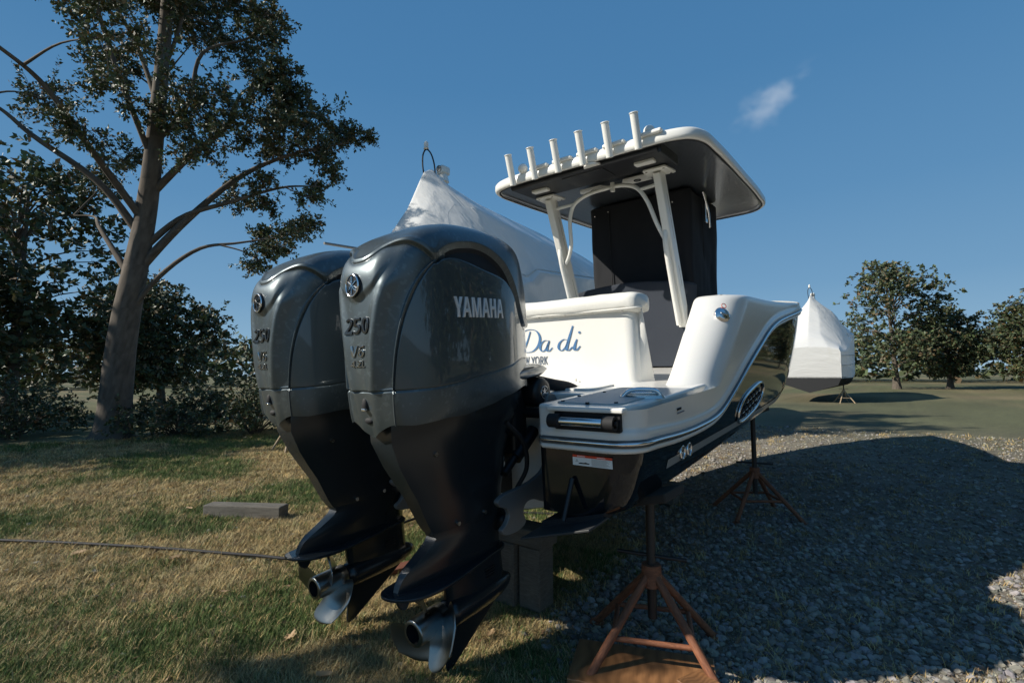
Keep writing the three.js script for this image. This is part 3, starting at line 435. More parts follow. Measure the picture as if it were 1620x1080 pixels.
// ---------------------------------------------------------------- outboard motor
const cowlSurf = (() => {
  const cy = 1.55, cz = .18;
  const side = [[.60, 1.10], [.645, 1.183], [.678, 1.30], [.692, 1.36], [.705, 1.45], [.71, 1.55], [.709, 1.65], [.705, 1.74], [.698, 1.80], [.67, 1.848], [.60, 1.912], [.52, 1.968], [.43, 2.013], [.32, 2.048], [.2, 2.066], [.1, 2.062], [0, 2.032], [-.1, 1.970], [-.165, 1.90], [-.225, 1.81], [-.27, 1.71], [-.303, 1.58], [-.322, 1.44], [-.33, 1.36], [-.32, 1.27], [-.25, 1.17], [-.1, 1.10], [.2, 1.06], [.45, 1.06]];
  const planh = [[0, .712], [.06, .706], [.10, .692], [.15, .652], [.20, .585], [.245, .46], [.27, .3], [.270, .15], [.247, 0], [.200, -.13], [.145, -.235], [.08, -.300], [0, -.325]];
  const rearh = [[0, 2.066], [.10, 2.055], [.17, 2.02], [.22, 1.96], [.255, 1.88], [.272, 1.78], [.278, 1.65], [.275, 1.5], [.267, 1.36], [.250, 1.28], [.2, 1.17], [.12, 1.08], [0, 1.05]];
  const plan = planh.concat(planh.slice(1, -1).reverse().map(([x, z]) => [-x, z])), rear = rearh.concat(rearh.slice(1, -1).reverse().map(([x, y]) => [-x, y]));
  const radial = (poly, ox, oy) => {
    const p = smoothPoly(poly, 24), N = 1440, tab = new Float64Array(N + 1);
    const q = p.map(([a, b]) => [Math.atan2(b - oy, a - ox), Math.hypot(a - ox, b - oy)]).sort((s, t) => s[0] - t[0]);
    q.unshift([q[q.length - 1][0] - 2 * Math.PI, q[q.length - 1][1]]); q.push([q[1][0] + 2 * Math.PI, q[1][1]]);
    let k = 0; for (let i = 0; i <= N; i++) { const a = -Math.PI + i / N * 2 * Math.PI; while (k < q.length - 2 && q[k + 1][0] < a) k++; const t = (a - q[k][0]) / Math.max(1e-9, q[k + 1][0] - q[k][0]); tab[i] = lerp(q[k][1], q[k + 1][1], clamp(t)); }
    for (let it = 0; it < 6; it++) { const c = tab.slice(); for (let i = 0; i <= N; i++) { const a = c[(i + N - 1) % N], b = c[(i + 1) % N]; tab[i] = .5 * c[i] + .25 * (a + b); } }
    return (a) => { const u = (a + Math.PI) / (2 * Math.PI) * N, i = Math.min(N - 1, Math.floor(u)); return lerp(tab[i], tab[i + 1], u - i); };
  };
  const rs = radial(side, cz, cy), rp = radial(plan, 0, cz), rk = radial(rear, 0, cy);
  const capT = [[0, .545], [.061, .548], [.1, .562], [.145, .588], [.216, .646], [.316, .685], [.428, .696], [.55, .690], [.63, .680], [.68, .70], [.73, .757], [.825, .84], [.956, .917], [1.159, .99], [1.36, 1.021], [1.577, 1.015], [1.778, .97], [1.94, .898], [2.07, .811], [2.215, .665], [2.317, .516], [2.40, .36], [2.50, .20], [2.65, .10], [3.1416, .08]];
  const thB = [[-.6, .29], [-.395, .300], [-.23, .318], [-.086, .34], [.067, .371], [.198, .407], [.33, .455], [.442, .504], [.559, .573], [.679, .663]];
  const thL = [[-.6, .27], [-.392, .281], [-.131, .304], [.067, .337], [.195, .367], [.334, .413], [.453, .474], [.554, .538], [.655, .627]];
  const thA = [[-.7, .09], [-.382, .117], [-.213, .143], [-.024, .163], [.141, .20], [.249, .228], [.372, .28], [.493, .337]];
  const seamT = [[0, -.393], [.108, -.391], [.305, -.400], [.462, -.429], [.668, -.489], [.995, -.558], [1.571, -.574], [2.09, -.471], [2.47, -.327], [3.1416, -.26]];
  const shT = [[0, .288], [.05, .300], [.105, .325], [.181, .368], [.225, .425], [.27, .49], [.34, .56]];
  const lowT = [[0, -.72], [.12, -.66], [.289, -.62], [.45, -.66], [.65, -.75], [1.0, -.90], [1.6, -.93], [2.1, -.80], [2.6, -.6], [3.1416, -.5]];
  const mk = (tab, a, b, n = 2000) => { const t = new Float64Array(n + 1); for (let i = 0; i <= n; i++) t[i] = interp(tab, a + (b - a) * i / n); const g = (x) => { const u = clamp((x - a) / (b - a)) * n, i = Math.min(n - 1, u | 0); return t[i] + (t[i + 1] - t[i]) * (u - i); }; return g; };
  const cap = mk(capT, 0, Math.PI), B = mk(thB, -1, 1), L = mk(thL, -1, 1), A = mk(thA, -1, 1), seam = mk(seamT, 0, Math.PI), shield = mk(shT, 0, Math.PI), low = mk(lowT, 0, Math.PI);
  const base = (th, ph) => {
    const dx = Math.abs(Math.sin(th)) * Math.cos(ph), dy = Math.sin(ph), dz = Math.cos(th) * Math.cos(ph);
    const a = rs(Math.atan2(dy, dz)) / Math.max(1e-6, Math.hypot(dy, dz)), b = rp(Math.atan2(dz, dx)) / Math.max(1e-6, Math.hypot(dx, dz)), c = rk(Math.atan2(dy, dx)) / Math.max(1e-6, Math.hypot(dx, dy));
    const p = 17; return Math.pow(Math.pow(a, -p) + Math.pow(b, -p) + Math.pow(c, -p), -1 / p) * 1.022;
  };
  const lens = (a) => .045 + .15 * Math.sin(Math.PI * clamp((a - .70) / 1.62));
  const R = (th, ph) => {
    const a = Math.abs(th), r = base(th, ph), cp = Math.cos(ph);
    let d = 0; const pc = cap(a), sl = (cap(a + .01) - cap(Math.max(0, a - .01))) / .02;
    const cd = (ph - pc) * r / Math.sqrt(1 + (sl / Math.max(.3, cp)) ** 2);
    const onArch = sstep(.60, .72, a) * (1 - sstep(2.42, 2.7, a));
    const up = sstep(-.003, .004, cd);
    d += up * lerp(.010, .012, onArch) + .006 * Math.exp(-(((cd - .016) / .012) ** 2)) * (1 - onArch);
    if (cd < .004) d += -(1 - up) * onArch * .030 * (1 - sstep(.86, 1.0, (pc - ph) / lens(a)));
    d -= .006 * (1 - up) * (1 - onArch) * Math.exp(-Math.max(0, -cd) / .008);
    const b = B(ph), l = L(ph), A0 = A(ph), lowcap = 1 - up;
    const dB = (a - b) * r * cp, dL = (a - l) * r * cp, dA = (a - A0) * r * cp;
    const fr = 1 - sstep(.36, .52, ph), under = sstep(0, .02, ph - seam(a)) * .6 + .4;
    if (a < b) {
      if (a > l) d += lowcap * lerp(-.015, .009, sstep(.0, 1, (a - l) / (b - l))) * under;
      else { const w = clamp((a - A0) / Math.max(.02, l - A0)); const v = -.015 * (fr < 1 ? Math.exp(-Math.max(0, -dL) / .05) * (1 - fr) + fr * sstep(0, 1, w) : sstep(0, 1, w)); d += lowcap * (v + .013 * fr * (a > A0 ? 1 - sstep(0, .55, w) : Math.exp(-((dA / .03) ** 2)))) * under; }
    } else d += lowcap * -.003;
    d -= lowcap * .007 * Math.exp(-((dB / .0038) ** 2)) * sstep(seam(a) - .02, seam(a), ph);
    if (a < .4) d += lowcap * .010 * sstep(-.016, .012, (ph - shield(a)) * r) * (1 - sstep(.20, .36, a));
    const ds = (ph - seam(a)) * r;
    d -= .007 * Math.exp(-((ds / .0036) ** 2)); d -= .004 * (1 - sstep(-.004, .002, ds));
    return r + d;
  };
  const at = (th, ph, out = new THREE.Vector3()) => { const r = R(th, ph); return out.set(Math.sin(th) * Math.cos(ph) * r, cy + Math.sin(ph) * r, cz + Math.cos(th) * Math.cos(ph) * r); };
  const inside = (x, y, z) => { const dx = x, dy = y - cy, dz = z - cz; return Math.hypot(dx, dy, dz) < R(Math.atan2(dx, dz), Math.atan2(dy, Math.hypot(dx, dz))); };
  const bis = (f, lo, hi) => { for (let i = 0; i < 26; i++) { const m = (lo + hi) / 2; if (f(m)) lo = m; else hi = m; } return lo; };
  return { at, cap, lens, A, L, B, seam, low, surfX: (y, z) => bis(x => inside(x, y, z), 0, .45), surfZ: (x, y) => bis(z => inside(x, y, z), .3, .95) };
})();

function buildCowlMeshes(root) { // rows follow the seam and the cap edge, columns follow the cover's corner lines, so every edge is crisp
  const S = cowlSurf; const cs = [], rs = []; const seg = (arr, a, b, n, f = (t) => t) => { for (let i = 0; i < n; i++) arr.push([a, b, f(i / n)]); };
  seg(cs, 0, 1, 44); seg(cs, 1, 2, 40); seg(cs, 2, 3, 22); seg(cs, 3, 4, 22); seg(cs, 4, 5, 170); cs.push([4, 5, 1]);
  seg(rs, 0, 1, 26); seg(rs, 1, 2, 10); seg(rs, 2, 3, 10); seg(rs, 3, 4, 95); seg(rs, 4, 5, 40); seg(rs, 5, 6, 22); seg(rs, 6, 7, 80); rs.push([6, 7, 1]);
  const colK = (k, ph) => { const p = clamp(ph, -.6, .69); return k === 0 ? 0 : k === 1 ? Math.min(S.A(p), S.L(p) - .03) : k === 2 ? S.L(p) : k === 3 ? S.B(p) : k === 4 ? S.B(p) + .06 : Math.PI; };
  const rowK = (k, a) => k === 0 ? S.low(a) : k === 1 ? S.seam(a) - .03 : k === 2 ? S.seam(a) : k === 3 ? S.seam(a) + .03 : k === 4 ? S.cap(a) - S.lens(a) : k === 5 ? S.cap(a) : k === 6 ? S.cap(a) + .045 : 1.566;
  const nh = cs.length, NT = 2 * nh - 1, NR = rs.length, P = new Float32Array(NT * NR * 3), UV = new Float32Array(NT * NR * 2), v = V(0, 0, 0);
  for (let j = 0; j < NR; j++) for (let i = 0; i < nh; i++) {
    const [a, b, t] = cs[i], [c, d, r] = rs[j]; let th = i / nh * 3, ph = 0; for (let it = 0; it < 8; it++) { ph = lerp(rowK(c, th), rowK(d, th), r); const q = lerp(colK(a, ph), colK(b, ph), t); th = it < 2 ? q : .5 * (th + q); } ph = lerp(rowK(c, th), rowK(d, th), r);
    for (const s of [1, -1]) { if (s < 0 && i === 0) continue; const k = j * NT + (nh - 1 + s * i); S.at(s * th, ph, v); P[k * 3] = v.x; P[k * 3 + 1] = v.y; P[k * 3 + 2] = v.z; UV[k * 2] = s * th * .4; UV[k * 2 + 1] = ph * .45; }
  }
  const cB = cs.findIndex(c => c[0] === 3), rS = rs.findIndex(r => r[0] === 2), rC = rs.findIndex(r => r[0] === 5), rI = rs.findIndex(r => r[0] === 4), cI = cs.findIndex((c, i) => c[0] === 4 && c[2] > .01), cJ = cs.findIndex((c, i) => c[0] === 4 && c[2] > .68);
  const groups = { top_cap: [], rear_cover: [], side_panel: [], side_panel_2: [], lower_cowl: [], air_intake: [], air_intake_2: [] }, all = [];
  for (let j = 0; j < NR - 1; j++) for (let i = 0; i < NT - 1; i++) {
    const a = j * NT + i, q = [a, a + 1, a + NT, a + 1, a + NT + 1, a + NT]; for (const x of q) all.push(x); const h = i >= nh - 1 ? i - (nh - 1) : nh - 2 - i;
    const key = j < rS ? 'lower_cowl' : j >= rC ? 'top_cap' : h >= cI && h < cJ && j >= rI + 3 ? (i >= nh - 1 ? 'air_intake' : 'air_intake_2') : h >= cB ? (i >= nh - 1 ? 'side_panel' : 'side_panel_2') : 'rear_cover'; for (const x of q) groups[key].push(x);
  }
  const g = new THREE.BufferGeometry(); g.setAttribute('position', new THREE.BufferAttribute(P, 3)); g.setIndex(all); g.computeVertexNormals(); const Nn = g.attributes.normal;
  for (let j = 0; j < NR; j++) { const a = j * NT, b = a + NT - 1; const n = V(Nn.getX(a) + Nn.getX(b), Nn.getY(a) + Nn.getY(b), Nn.getZ(a) + Nn.getZ(b)).normalize(); Nn.setXYZ(a, n.x, n.y, n.z); Nn.setXYZ(b, n.x, n.y, n.z); }
  for (const [key, idx] of Object.entries(groups)) {
    const map = new Map(), p = [], n = [], u = [], id = [];
    for (const k of idx) { let m = map.get(k); if (m === undefined) { m = map.size; map.set(k, m); p.push(P[k * 3], P[k * 3 + 1], P[k * 3 + 2]); n.push(Nn.getX(k), Nn.getY(k), Nn.getZ(k)); u.push(UV[k * 2], UV[k * 2 + 1]); } id.push(m); }
    const q = new THREE.BufferGeometry(); q.setAttribute('position', new THREE.Float32BufferAttribute(p, 3)); q.setAttribute('normal', new THREE.Float32BufferAttribute(n, 3)); q.setAttribute('uv', new THREE.Float32BufferAttribute(u, 2)); q.setIndex(id);
    root.userData.cowl[key] = part(key.replace('_2', ''), q, key.startsWith('air') ? M.rubber : key.startsWith('side') ? M.cowlGloss : M.cowl, root);
  }
}
// flat lettering wrapped on the cowl: fn(u, v, w) -> Vector3
function wrapText(str, size, depth, fn, o = {}) {
  const g = new TextGeometry(str, { font, size, depth, curveSegments: 4, bevelEnabled: true, bevelThickness: o.bevel ?? .0015, bevelSize: o.bevel ?? .0015, bevelOffset: -(o.bevel ?? .0015), bevelSegments: 2 });
  g.computeBoundingBox(); const b = g.boundingBox, w = b.max.x - b.min.x, h = b.max.y - b.min.y, p = g.attributes.position, sx = (o.width ?? w) / w, sy = (o.height ?? h) / h;
  for (let i = 0; i < p.count; i++) { const q = fn((p.getX(i) - b.min.x) * sx - (o.width ?? w) / 2 + (o.shear ?? 0) * (p.getY(i) - b.min.y), (p.getY(i) - b.min.y - h / 2) * sy, p.getZ(i)); p.setXYZ(i, q.x, q.y, q.z); }
  const f = mergeVertices(g.deleteAttribute('normal').deleteAttribute('uv'), 1e-5); const c = toCreasedNormals(f, .5); return c;
}
function forkLogo(r, depth, place) { // three crossed tuning forks in a ring
  const out = [];
  out.push(new THREE.TorusGeometry(r * .93, r * .075, 8, 40));
  for (let k = 0; k < 3; k++) {
    const s = []; const bx = (w, h, x, y) => s.push(new THREE.BoxGeometry(w, h, depth).translate(x, y, 0));
    bx(r * .07, r * 1.05, 0, -r * .22); bx(r * .26, r * .07, 0, r * .30); bx(r * .07, r * .48, -r * .10, r * .54); bx(r * .07, r * .48, r * .10, r * .54);
    const m = merge(s); m.rotateZ(k * Math.PI * 2 / 3); out.push(m);
  }
  const g = merge(out); const p = g.attributes.position; for (let i = 0; i < p.count; i++) { const q = place(p.getX(i), p.getY(i), p.getZ(i)); p.setXYZ(i, q.x, q.y, q.z); } g.deleteAttribute('normal'); return toCreasedNormals(mergeVertices(g.deleteAttribute('uv'), 1e-5), .6);
}
function section(y, zr, zf, hw, rw, n = 14) { // foil section, flat strip of half width rw at the rear
  const pts = [], L = zr - zf;
  for (let i = 0; i <= n; i++) { const t = i / n; const z = zr - L * t; const w = rw + (hw - rw) * Math.pow(Math.sin(Math.PI * Math.min(1, .03 + t * .97) * .5 / .52 > Math.PI / 2 ? Math.PI / 2 : Math.PI * (.03 + t * .97) * .5 / .52), .8); const nose = t > .7 ? Math.sqrt(Math.max(0, 1 - ((t - .7) / .3) ** 2)) : 1; pts.push(V(Math.max(i === n ? 0 : .001, w * nose), y, z)); }
  const full = [V(-rw * .999, y, zr + .0008)]; full.length = 0;
  for (const p of pts) full.push(p); for (let i = pts.length - 2; i >= 0; i--) full.push(V(-pts[i].x, y, pts[i].z)); return full;
}
function bladeGeo(rotSign = 1) {
  const rows = [[], []], NR = 18, NC = 16, r0 = .045, r1 = .192, front = [], back = [];
  for (let i = 0; i <= NR; i++) {
    const t = i / NR, r = lerp(r0, r1, t), ext = lerp(.72, 1.0, Math.sin(t * 2.2)) * Math.pow(Math.max(0, 1 - Math.pow(t, 4.5)), .5), f = [], b = [];
    for (let j = 0; j <= NC; j++) {
      const s = j / NC * 2 - 1, a = s * ext + .25 * t * t, pitch = .42 / (2 * Math.PI), z = a * pitch * 1.0 + .05 * t * t + .012 * (1 - s * s) * t, th = (.009 * (1 - t) + .0022) * (1 - s * s * .92);
      const x = Math.sin(a) * r, y = Math.cos(a) * r; f.push(V(x, y, z + th)); b.push(V(x, y, z - th));
    } front.push(f); back.push(b);
  }
  return merge([grid(front), grid(back, { flip: true })]);
}
function buildEngine() {
  const root = new THREE.Group(); root.userData.cowl = {};
  const S = cowlSurf; buildCowlMeshes(root); const C = root.userData.cowl; delete root.userData.cowl;
  // lettering on both flanks
  for (const s of [1, -1]) {
    const g = wrapText('YAMAHA', .086, .006, (u, v, w) => { const z = .255 - s * u * 1, y = 1.668 + v; return V(s * (S.surfX(y, z) + w - .001), y, z); }, { width: .315, height: .086 });
    if (s < 0) { /* reads from port as well */ }
    part('lettering', g, M.letter, s > 0 ? C.side_panel : C.side_panel_2);
  }
  const onRear = (x0, y0) => (u, v, w) => V(x0 + u, y0 + v, S.surfZ(x0 + u, y0 + v) + w - .001);
  part('power_number', wrapText('250', .062, .005, onRear(0, 1.603), { width: .150, height: .066, shear: .12 }), M.black2, C.rear_cover);
  part('cylinder_mark', wrapText('V6', .046, .005, onRear(-.008, 1.502), { width: .092, height: .046, shear: .16 }), M.chromeDark, C.rear_cover);
  part('displacement_mark', wrapText('4.2L', .026, .005, onRear(-.004, 1.452), { width: .088, height: .027, shear: .1 }), M.chromeDark, C.rear_cover);
  { // emblem
    const y0 = 1.762, z0 = Math.max(S.surfZ(0, y0), S.surfZ(0, y0 - .03)) + .001, tilt = -.04; const place = (x, y, z) => V(x * .92, y0 + y, z0 + z + tilt * y - x * x * .8);
    const d = new THREE.CylinderGeometry(.047, .049, .014, 40).rotateX(Math.PI / 2); const p = d.attributes.position; for (let i = 0; i < p.count; i++) { const q = place(p.getX(i), p.getY(i), p.getZ(i)); p.setXYZ(i, q.x, q.y, q.z); }
    const disc = part('emblem', d, M.black, C.rear_cover); part('emblem_mark', forkLogo(.046, .005, (x, y, z) => place(x, y, z + .0085)), M.chrome, disc);
  }
  // latch in the beak of the lower cowl
  { const zc = S.surfZ(0, 1.285); part('latch_recess', new THREE.SphereGeometry(1, 24, 16).scale(.017, .028, .012).translate(-.004, 1.288, zc + .001), M.rubber, C.lower_cowl); part('latch', rbox(.024, .012, .016, .004, -.002, 1.268, zc + .008), M.chrome, C.lower_cowl); part('beak_vent', new THREE.SphereGeometry(1, 20, 12).scale(.026, .014, .012).translate(-.002, 1.222, S.surfZ(0, 1.222) - .002), M.rubber, C.lower_cowl); }
  // midsection
  const sec = [[1.27, .58, -.27, .205, .05], [1.19, .612, -.25, .185, .05], [1.12, .61, -.21, .165, .05], [1.01, .562, -.17, .135, .042], [.93, .515, -.15, .118, .037], [.853, .466, -.14, .104, .033], [.79, .436, -.125, .094, .030], [.726, .405, -.12, .086, .027], [.68, .376, -.12, .08, .024]];
  part('midsection', toCreasedNormals(grid(sec.map(s => section(...s)), { closed: true }), .55), M.leg, root);
  const sec2 = [[.684, .372, -.122, .079, .026], [.655, .358, -.122, .076, .025], [.637, .372, -.122, .073, .023], [.60, .440, -.122, .068, .020], [.565, .512, -.122, .062, .016], [.545, .540, -.12, .058, .012], [.52, .560, -.12, .055, .010], [.492, .572, -.12, .052, .008], [.47, .50, -.12, .05, .007]];
  const lu = part('lower_unit', toCreasedNormals(grid(sec2.map(s => section(...s)), { closed: true }), .55), M.leg, root);
  { // anti-ventilation plate
    const half = [[0, .628], [.035, .618], [.07, .588], [.098, .53], [.112, .45], [.115, .36], [.105, .22], [.085, .05], [.06, -.09]];
    const g = extr(smoothPoly(half.concat(half.slice(1).reverse().map(([x, z]) => [-x, z])), 4), .014, 'y', { bevel: .004 }); const p = g.attributes.position;
    for (let i = 0; i < p.count; i++) { const x = p.getX(i), z = p.getZ(i); p.setY(i, p.getY(i) + .478 - 1.1 * x * x + .10 * Math.max(0, z - .45) ** 1.5); }
    g.computeVertexNormals(); part('anti_ventilation_plate', g, M.leg, lu);
  }
  const sec3 = [[.48, .30, -.125, .05, .012], [.42, .285, -.125, .045, .010], [.36, .28, -.13, .045, .010], [.30, .28, -.135, .05, .01], [.22, .285, -.13, .03, .008]];
  part('gearcase_strut', grid(sec3.map(s => section(...s)), { closed: true }), M.leg, lu);
  part('gearcase', new THREE.LatheGeometry([[.0, -.19], [.02, -.18], [.042, -.14], [.058, -.08], [.066, 0], [.068, .12], [.066, .25], [.060, .305], [.0, .306]].map(q => new THREE.Vector2(q[0], q[1])), 32).rotateX(Math.PI / 2).translate(0, .275, 0), M.leg, lu);
  { const g = extr(smoothPoly([[-.13, .24], [-.06, .195], [.08, .12], [.20, .055], [.285, .018], [.30, .03], [.296, .10], [.285, .24], [.1, .25]], 4), .012, 'x', { bevel: .004 }).translate(-.006, 0, 0); part('skeg', g, M.leg, lu); }
  part('trim_fin', extr(smoothPoly([[.47, .475], [.565, .475], [.56, .43], [.525, .405], [.50, .43]], 3), .014, 'x', { bevel: .004 }).translate(-.007, 0, 0), M.leg, lu);
  for (const s of [-1, 1]) { for (const [y, z, w] of [[.70, .26, .078], [.70, .08, .084], [.70, -.06, .07], [1.05, .42, .118], [1.05, .10, .142]]) part('bolt', new THREE.CylinderGeometry(.011, .011, .014, 6).rotateZ(Math.PI / 2).translate(s * w, y, z), M.steel, root); for (let k = 0; k < 4; k++) part('water_inlet', rbox(.012, .006, .07, .002, s * .046, .36 + k * .014, .02), M.rubber, lu); }
  // propeller
  const pr = new THREE.Group(); pr.name = 'propeller'; pr.position.set(0, .285, .305); root.add(pr);
  part('hub', new THREE.LatheGeometry([[.040, .185], [.052, .185], [.058, .178], [.060, .12], [.061, .06], [.060, .01], [.0, .01]].map(q => new THREE.Vector2(q[0], q[1])).reverse(), 40).rotateX(Math.PI / 2), M.prop, pr);
  part('hub_bore', new THREE.LatheGeometry([[0.001, .03], [.045, .035], [.047, .10], [.050, .1845]].map(q => new THREE.Vector2(q[0], q[1])), 40).rotateX(Math.PI / 2), M.rubber, pr);
  part('shaft_nut', new THREE.CylinderGeometry(.016, .016, .07, 6).rotateX(Math.PI / 2).translate(0, 0, .07), M.steel, pr);
  const bg = bladeGeo();
  for (let k = 0; k < 3; k++) { const b = part('blade', bg, M.prop, pr); b.position.z = .075; b.rotation.z = k * Math.PI * 2 / 3; }
  // front apron, upper mount with round cap, steering and trim gear
  const nose = []; for (let i = 0; i <= 14; i++) { const t = i / 14, z = lerp(.20, -.43, t), hw = lerp(.245, .15, t * t), cyy = lerp(1.352, 1.372, t), hh = lerp(.03, .042, sstep(0, .5, t)) * Math.sqrt(Math.max(.02, 1 - Math.max(0, (t - .86) / .14) ** 2)); const row = []; for (let k = 0; k < 28; k++) { const a = k / 28 * Math.PI * 2, c = Math.cos(a), s = Math.sin(a); row.push(V(Math.sign(c) * Math.pow(Math.abs(c), .45) * hw, cyy - .012 + Math.sign(s) * Math.pow(Math.abs(s), .75) * hh, z)); } nose.push(row); }
  part('front_apron', merge([grid(nose, { closed: true }), grid([nose[14], nose[14].map(() => V(0, 1.36, -.432))], { closed: true })]), M.cowlGloss, root);
  const mount = part('upper_mount', new THREE.LatheGeometry([[0, -.17], [.07, -.17], [.082, -.155], [.085, -.1], [.085, .1], [.082, .145], [.07, .163], [.045, .17], [0, .17]].map(q => new THREE.Vector2(q[0], q[1])), 36).rotateZ(-Math.PI / 2).translate(0, 1.236, -.36), M.black, root);
  part('mount_mark', forkLogo(.036, .004, (x, y, z) => V(.172 + z, 1.236 + y, -.36 - x)), M.chrome, mount);
  part('swivel_bracket', [rbox(.16, .36, .13, .03, 0, 1.08, -.26), rbox(.20, .09, .16, .03, 0, .60, -.12)], M.black, root);
  { const hole = (x, y, r) => { const h = new THREE.Path(); h.absellipse(x, y, r, r, 0, Math.PI * 2); return h; };
    const pts = smoothPoly([[-.46, 1.20], [-.38, 1.22], [-.345, 1.12], [-.345, .94], [-.31, .84], [-.20, .80], [-.06, .79], [.06, .785], [.10, .765], [.075, .735], [.03, .715], [.015, .68], [.04, .645], [.075, .625], [.06, .60], [-.06, .585], [-.12, .61], [-.10, .665], [-.13, .70], [-.20, .70], [-.30, .66], [-.46, .64]], 5);
    for (const s of [-1, 1]) part('clamp_bracket', extr(pts, .026, 'x', { bevel: .004, holes: [hole(-.405, .80, .022), hole(-.405, .96, .022)] }).translate(s * .17 - .013, 0, 0), s > 0 ? M.grey : M.bracket, root); }
  for (const s of [-1, 1]) part('trim_cylinder', [bar([s * .07, .84, -.10], [s * .07, .92, -.22], .022, .022, 14), bar([s * .07, .90, -.20], [s * .07, 1.02, -.38], .036, .036, 16)], M.black, root);
  part('steering_tube', [bar([-.26, 1.13, -.30], [.26, 1.13, -.30], .028, .028, 16), bar([-.12, 1.10, -.16], [.16, 1.06, -.10], .022, .022, 12)], M.black, root);
  part('rigging_hose', tube([[.05, 1.30, -.40], [.10, 1.26, -.55], [.13, 1.22, -.72], [.10, 1.16, -.85]], .034, 40, 12), M.rubber, root);
  part('water_hose', tube([[.19, 1.13, .02], [.215, 1.02, -.08], [.20, .88, -.12], [.15, .78, -.10]], .012, 30, 8), M.rubber, root);
  return root;
}
M.black2 = mat(.02, .023, .025, .3, { metalness: .5, clearcoat: 1, clearcoatRoughness: .08 });
M.chromeDark = mat(.42, .42, .41, .18, { metalness: 1 });
const motorLabels = ['dark grey outboard motor with white boat name panel showing past its chrome lettered flank', 'dark grey outboard motor beside the pale block on the grass'];
const motorA = sh(buildEngine()); motorA.name = numbered('outboard_motor'); motorA.position.set(.38, 0, 0); motorA.rotation.x = TILT; scene.add(motorA);
motorA.userData = { label: motorLabels[0], category: 'outboard motor', group: 'twin outboard motors on the transom' };
const motorB = motorA.clone(); motorB.name = numbered('outboard_motor'); motorB.position.x = -.38; scene.add(motorB);
motorB.userData = { label: motorLabels[1], category: 'outboard motor', group: 'twin outboard motors on the transom' };
motorA.getObjectByName('propeller').rotation.z = 2.6; motorB.getObjectByName('propeller').rotation.z = -.25;

